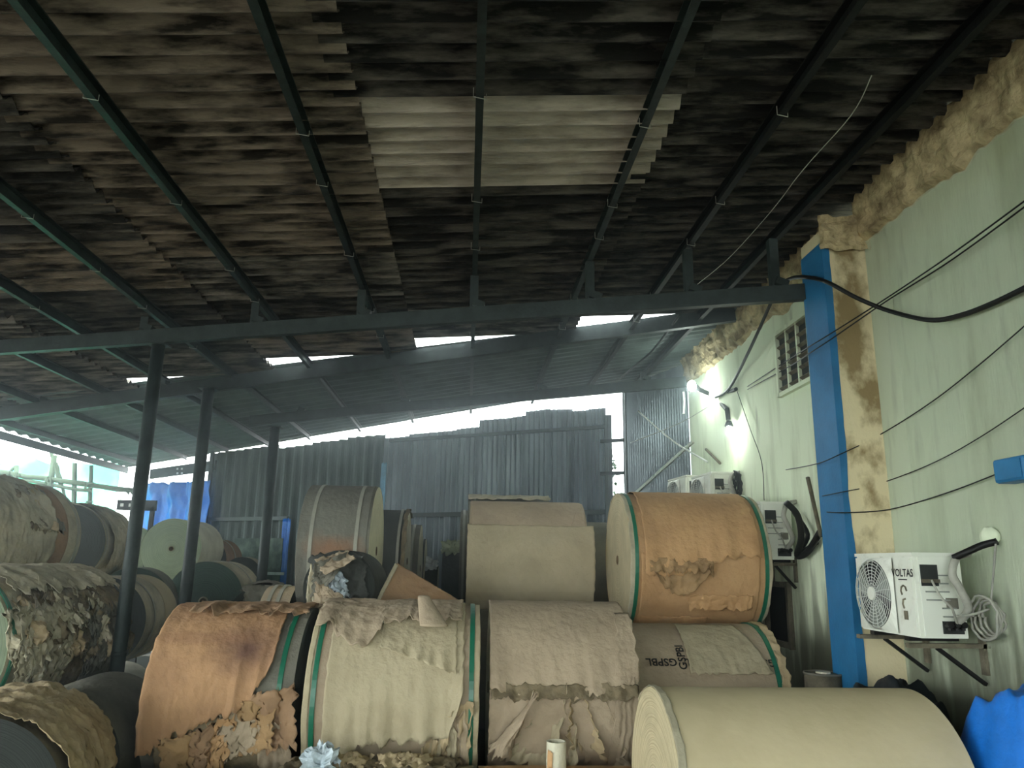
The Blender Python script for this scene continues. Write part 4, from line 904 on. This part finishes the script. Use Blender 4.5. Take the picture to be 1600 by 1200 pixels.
wire('cable', 'second dark cable curling off the half-hidden air conditioner bundle', 'cable', [at_x(1240, 800, 2.9), at_x(1262, 835, 2.93), at_x(1250, 862, 2.93), at_x(1276, 848, 2.95)], .02)
wire('pipe', 'grey lagged pipe rising from the nearest air conditioner to the wall knob', 'pipe', [at_x(1490, 872, 2.8), at_x(1512, 862, 2.85), at_x(1535, 852, 2.92), at_x(1558, 846, 2.97)], .02, 'black')
wire('wire', 'thin grey wire dropping from the wall knob to the cable coil', 'wire', [at_x(1556, 850, 2.95), at_x(1552, 900, 2.95), at_x(1548, 945, 2.93)], .006, 'lagging')
wire('wire', 'grey lead from the nearest air conditioner across to the cable coil', 'wire', [at_x(1495, 963, 2.7), at_x(1520, 960, 2.8), at_x(1545, 952, 2.9)], .007, 'lagging')
kb = empty('plaster_knob', at_x(1547, 838, 2.97)); m = MB(); m.grid(10, 12, lambda u, v: Vector((math.sin(PI * u) * math.cos(2 * PI * v) * .045, math.sin(PI * u) * math.sin(2 * PI * v) * .055, -math.cos(PI * u) * .05)) * (1 + .3 * nz(u * 4, v * 4, 1))); m.build('lump', M['wall'], kb, True); tag(kb, 'pale plaster lump plugging the pipe hole, above the cable coil', 'plaster plug')
bx = empty('switch_box', at_x(1592, 734, 2.93)); m = MB(); m.box((0, 0, 0), (.12, .24, .13)); o = m.build('casing', M['blue'], bx); md = o.modifiers.new('b', 'BEVEL'); md.width = .015; md.segments = 2
MB().box((-.062, 0, 0), (.006, .2, .1)).build('cover', M['blue'], bx); tag(bx, 'small blue metal box on the wall at the right edge', 'box')
# drum behind the front roll
dz = at_y(1286, 1052, 5.6); dm = empty('metal_drum', (dz.x, dz.y + .0, 0)); MB().tube((0, 0, .0), (0, 0, dz.z), .13, 26).build('drum', M['rust'], dm, True)
m = MB(); m.path([(.13 * math.cos(2 * PI * k / 26), .13 * math.sin(2 * PI * k / 26), dz.z) for k in range(27)], .009, 6, False); m.build('rim', M['k_grey'], dm, True); MB().tube((0, 0, dz.z), (0, 0, dz.z + .012), .05, 16).build('bung', M['k_white'], dm); tag(dm, 'grimy drum top peeking up behind the cream foreground roll', 'drum')
# tarpaulins heaped at lower right
def heap(label, cx, cy, z0, wx, wy, h, mt, seed, name='tarpaulin_heap'):
    m = MB()
    def fn(u, v):
        x = (u - .5) * wx; y = (v - .5) * wy; e = min(1, 4 * min(u, 1 - u)) * min(1, 4 * min(v, 1 - v)); e = e ** .6
        z = h * e ** .4 * (.95 + .05 * nz(x * 1.6, y * 1.6, seed)) + .12 * h * e * crump(x * 2.6, y * 2.6, seed)
        return (x, y, max(z, 0))
    m.grid(46, 46, fn); o = m.build(name, M[mt], None, True, .004); o.location = (cx, cy, z0); return tag(o, label, 'tarpaulin')
heap('blue tarpaulin bundle at bottom right, beside the cream foreground roll', 2.71, 3.45, 0, .55, 1.8, 2.0, 'tarp', 5.)
heap('dark tarpaulin heap under the nearest air conditioner', 2.68, 4.82, 0, .6, .95, 1.9, 'tarp_dark', 8.)
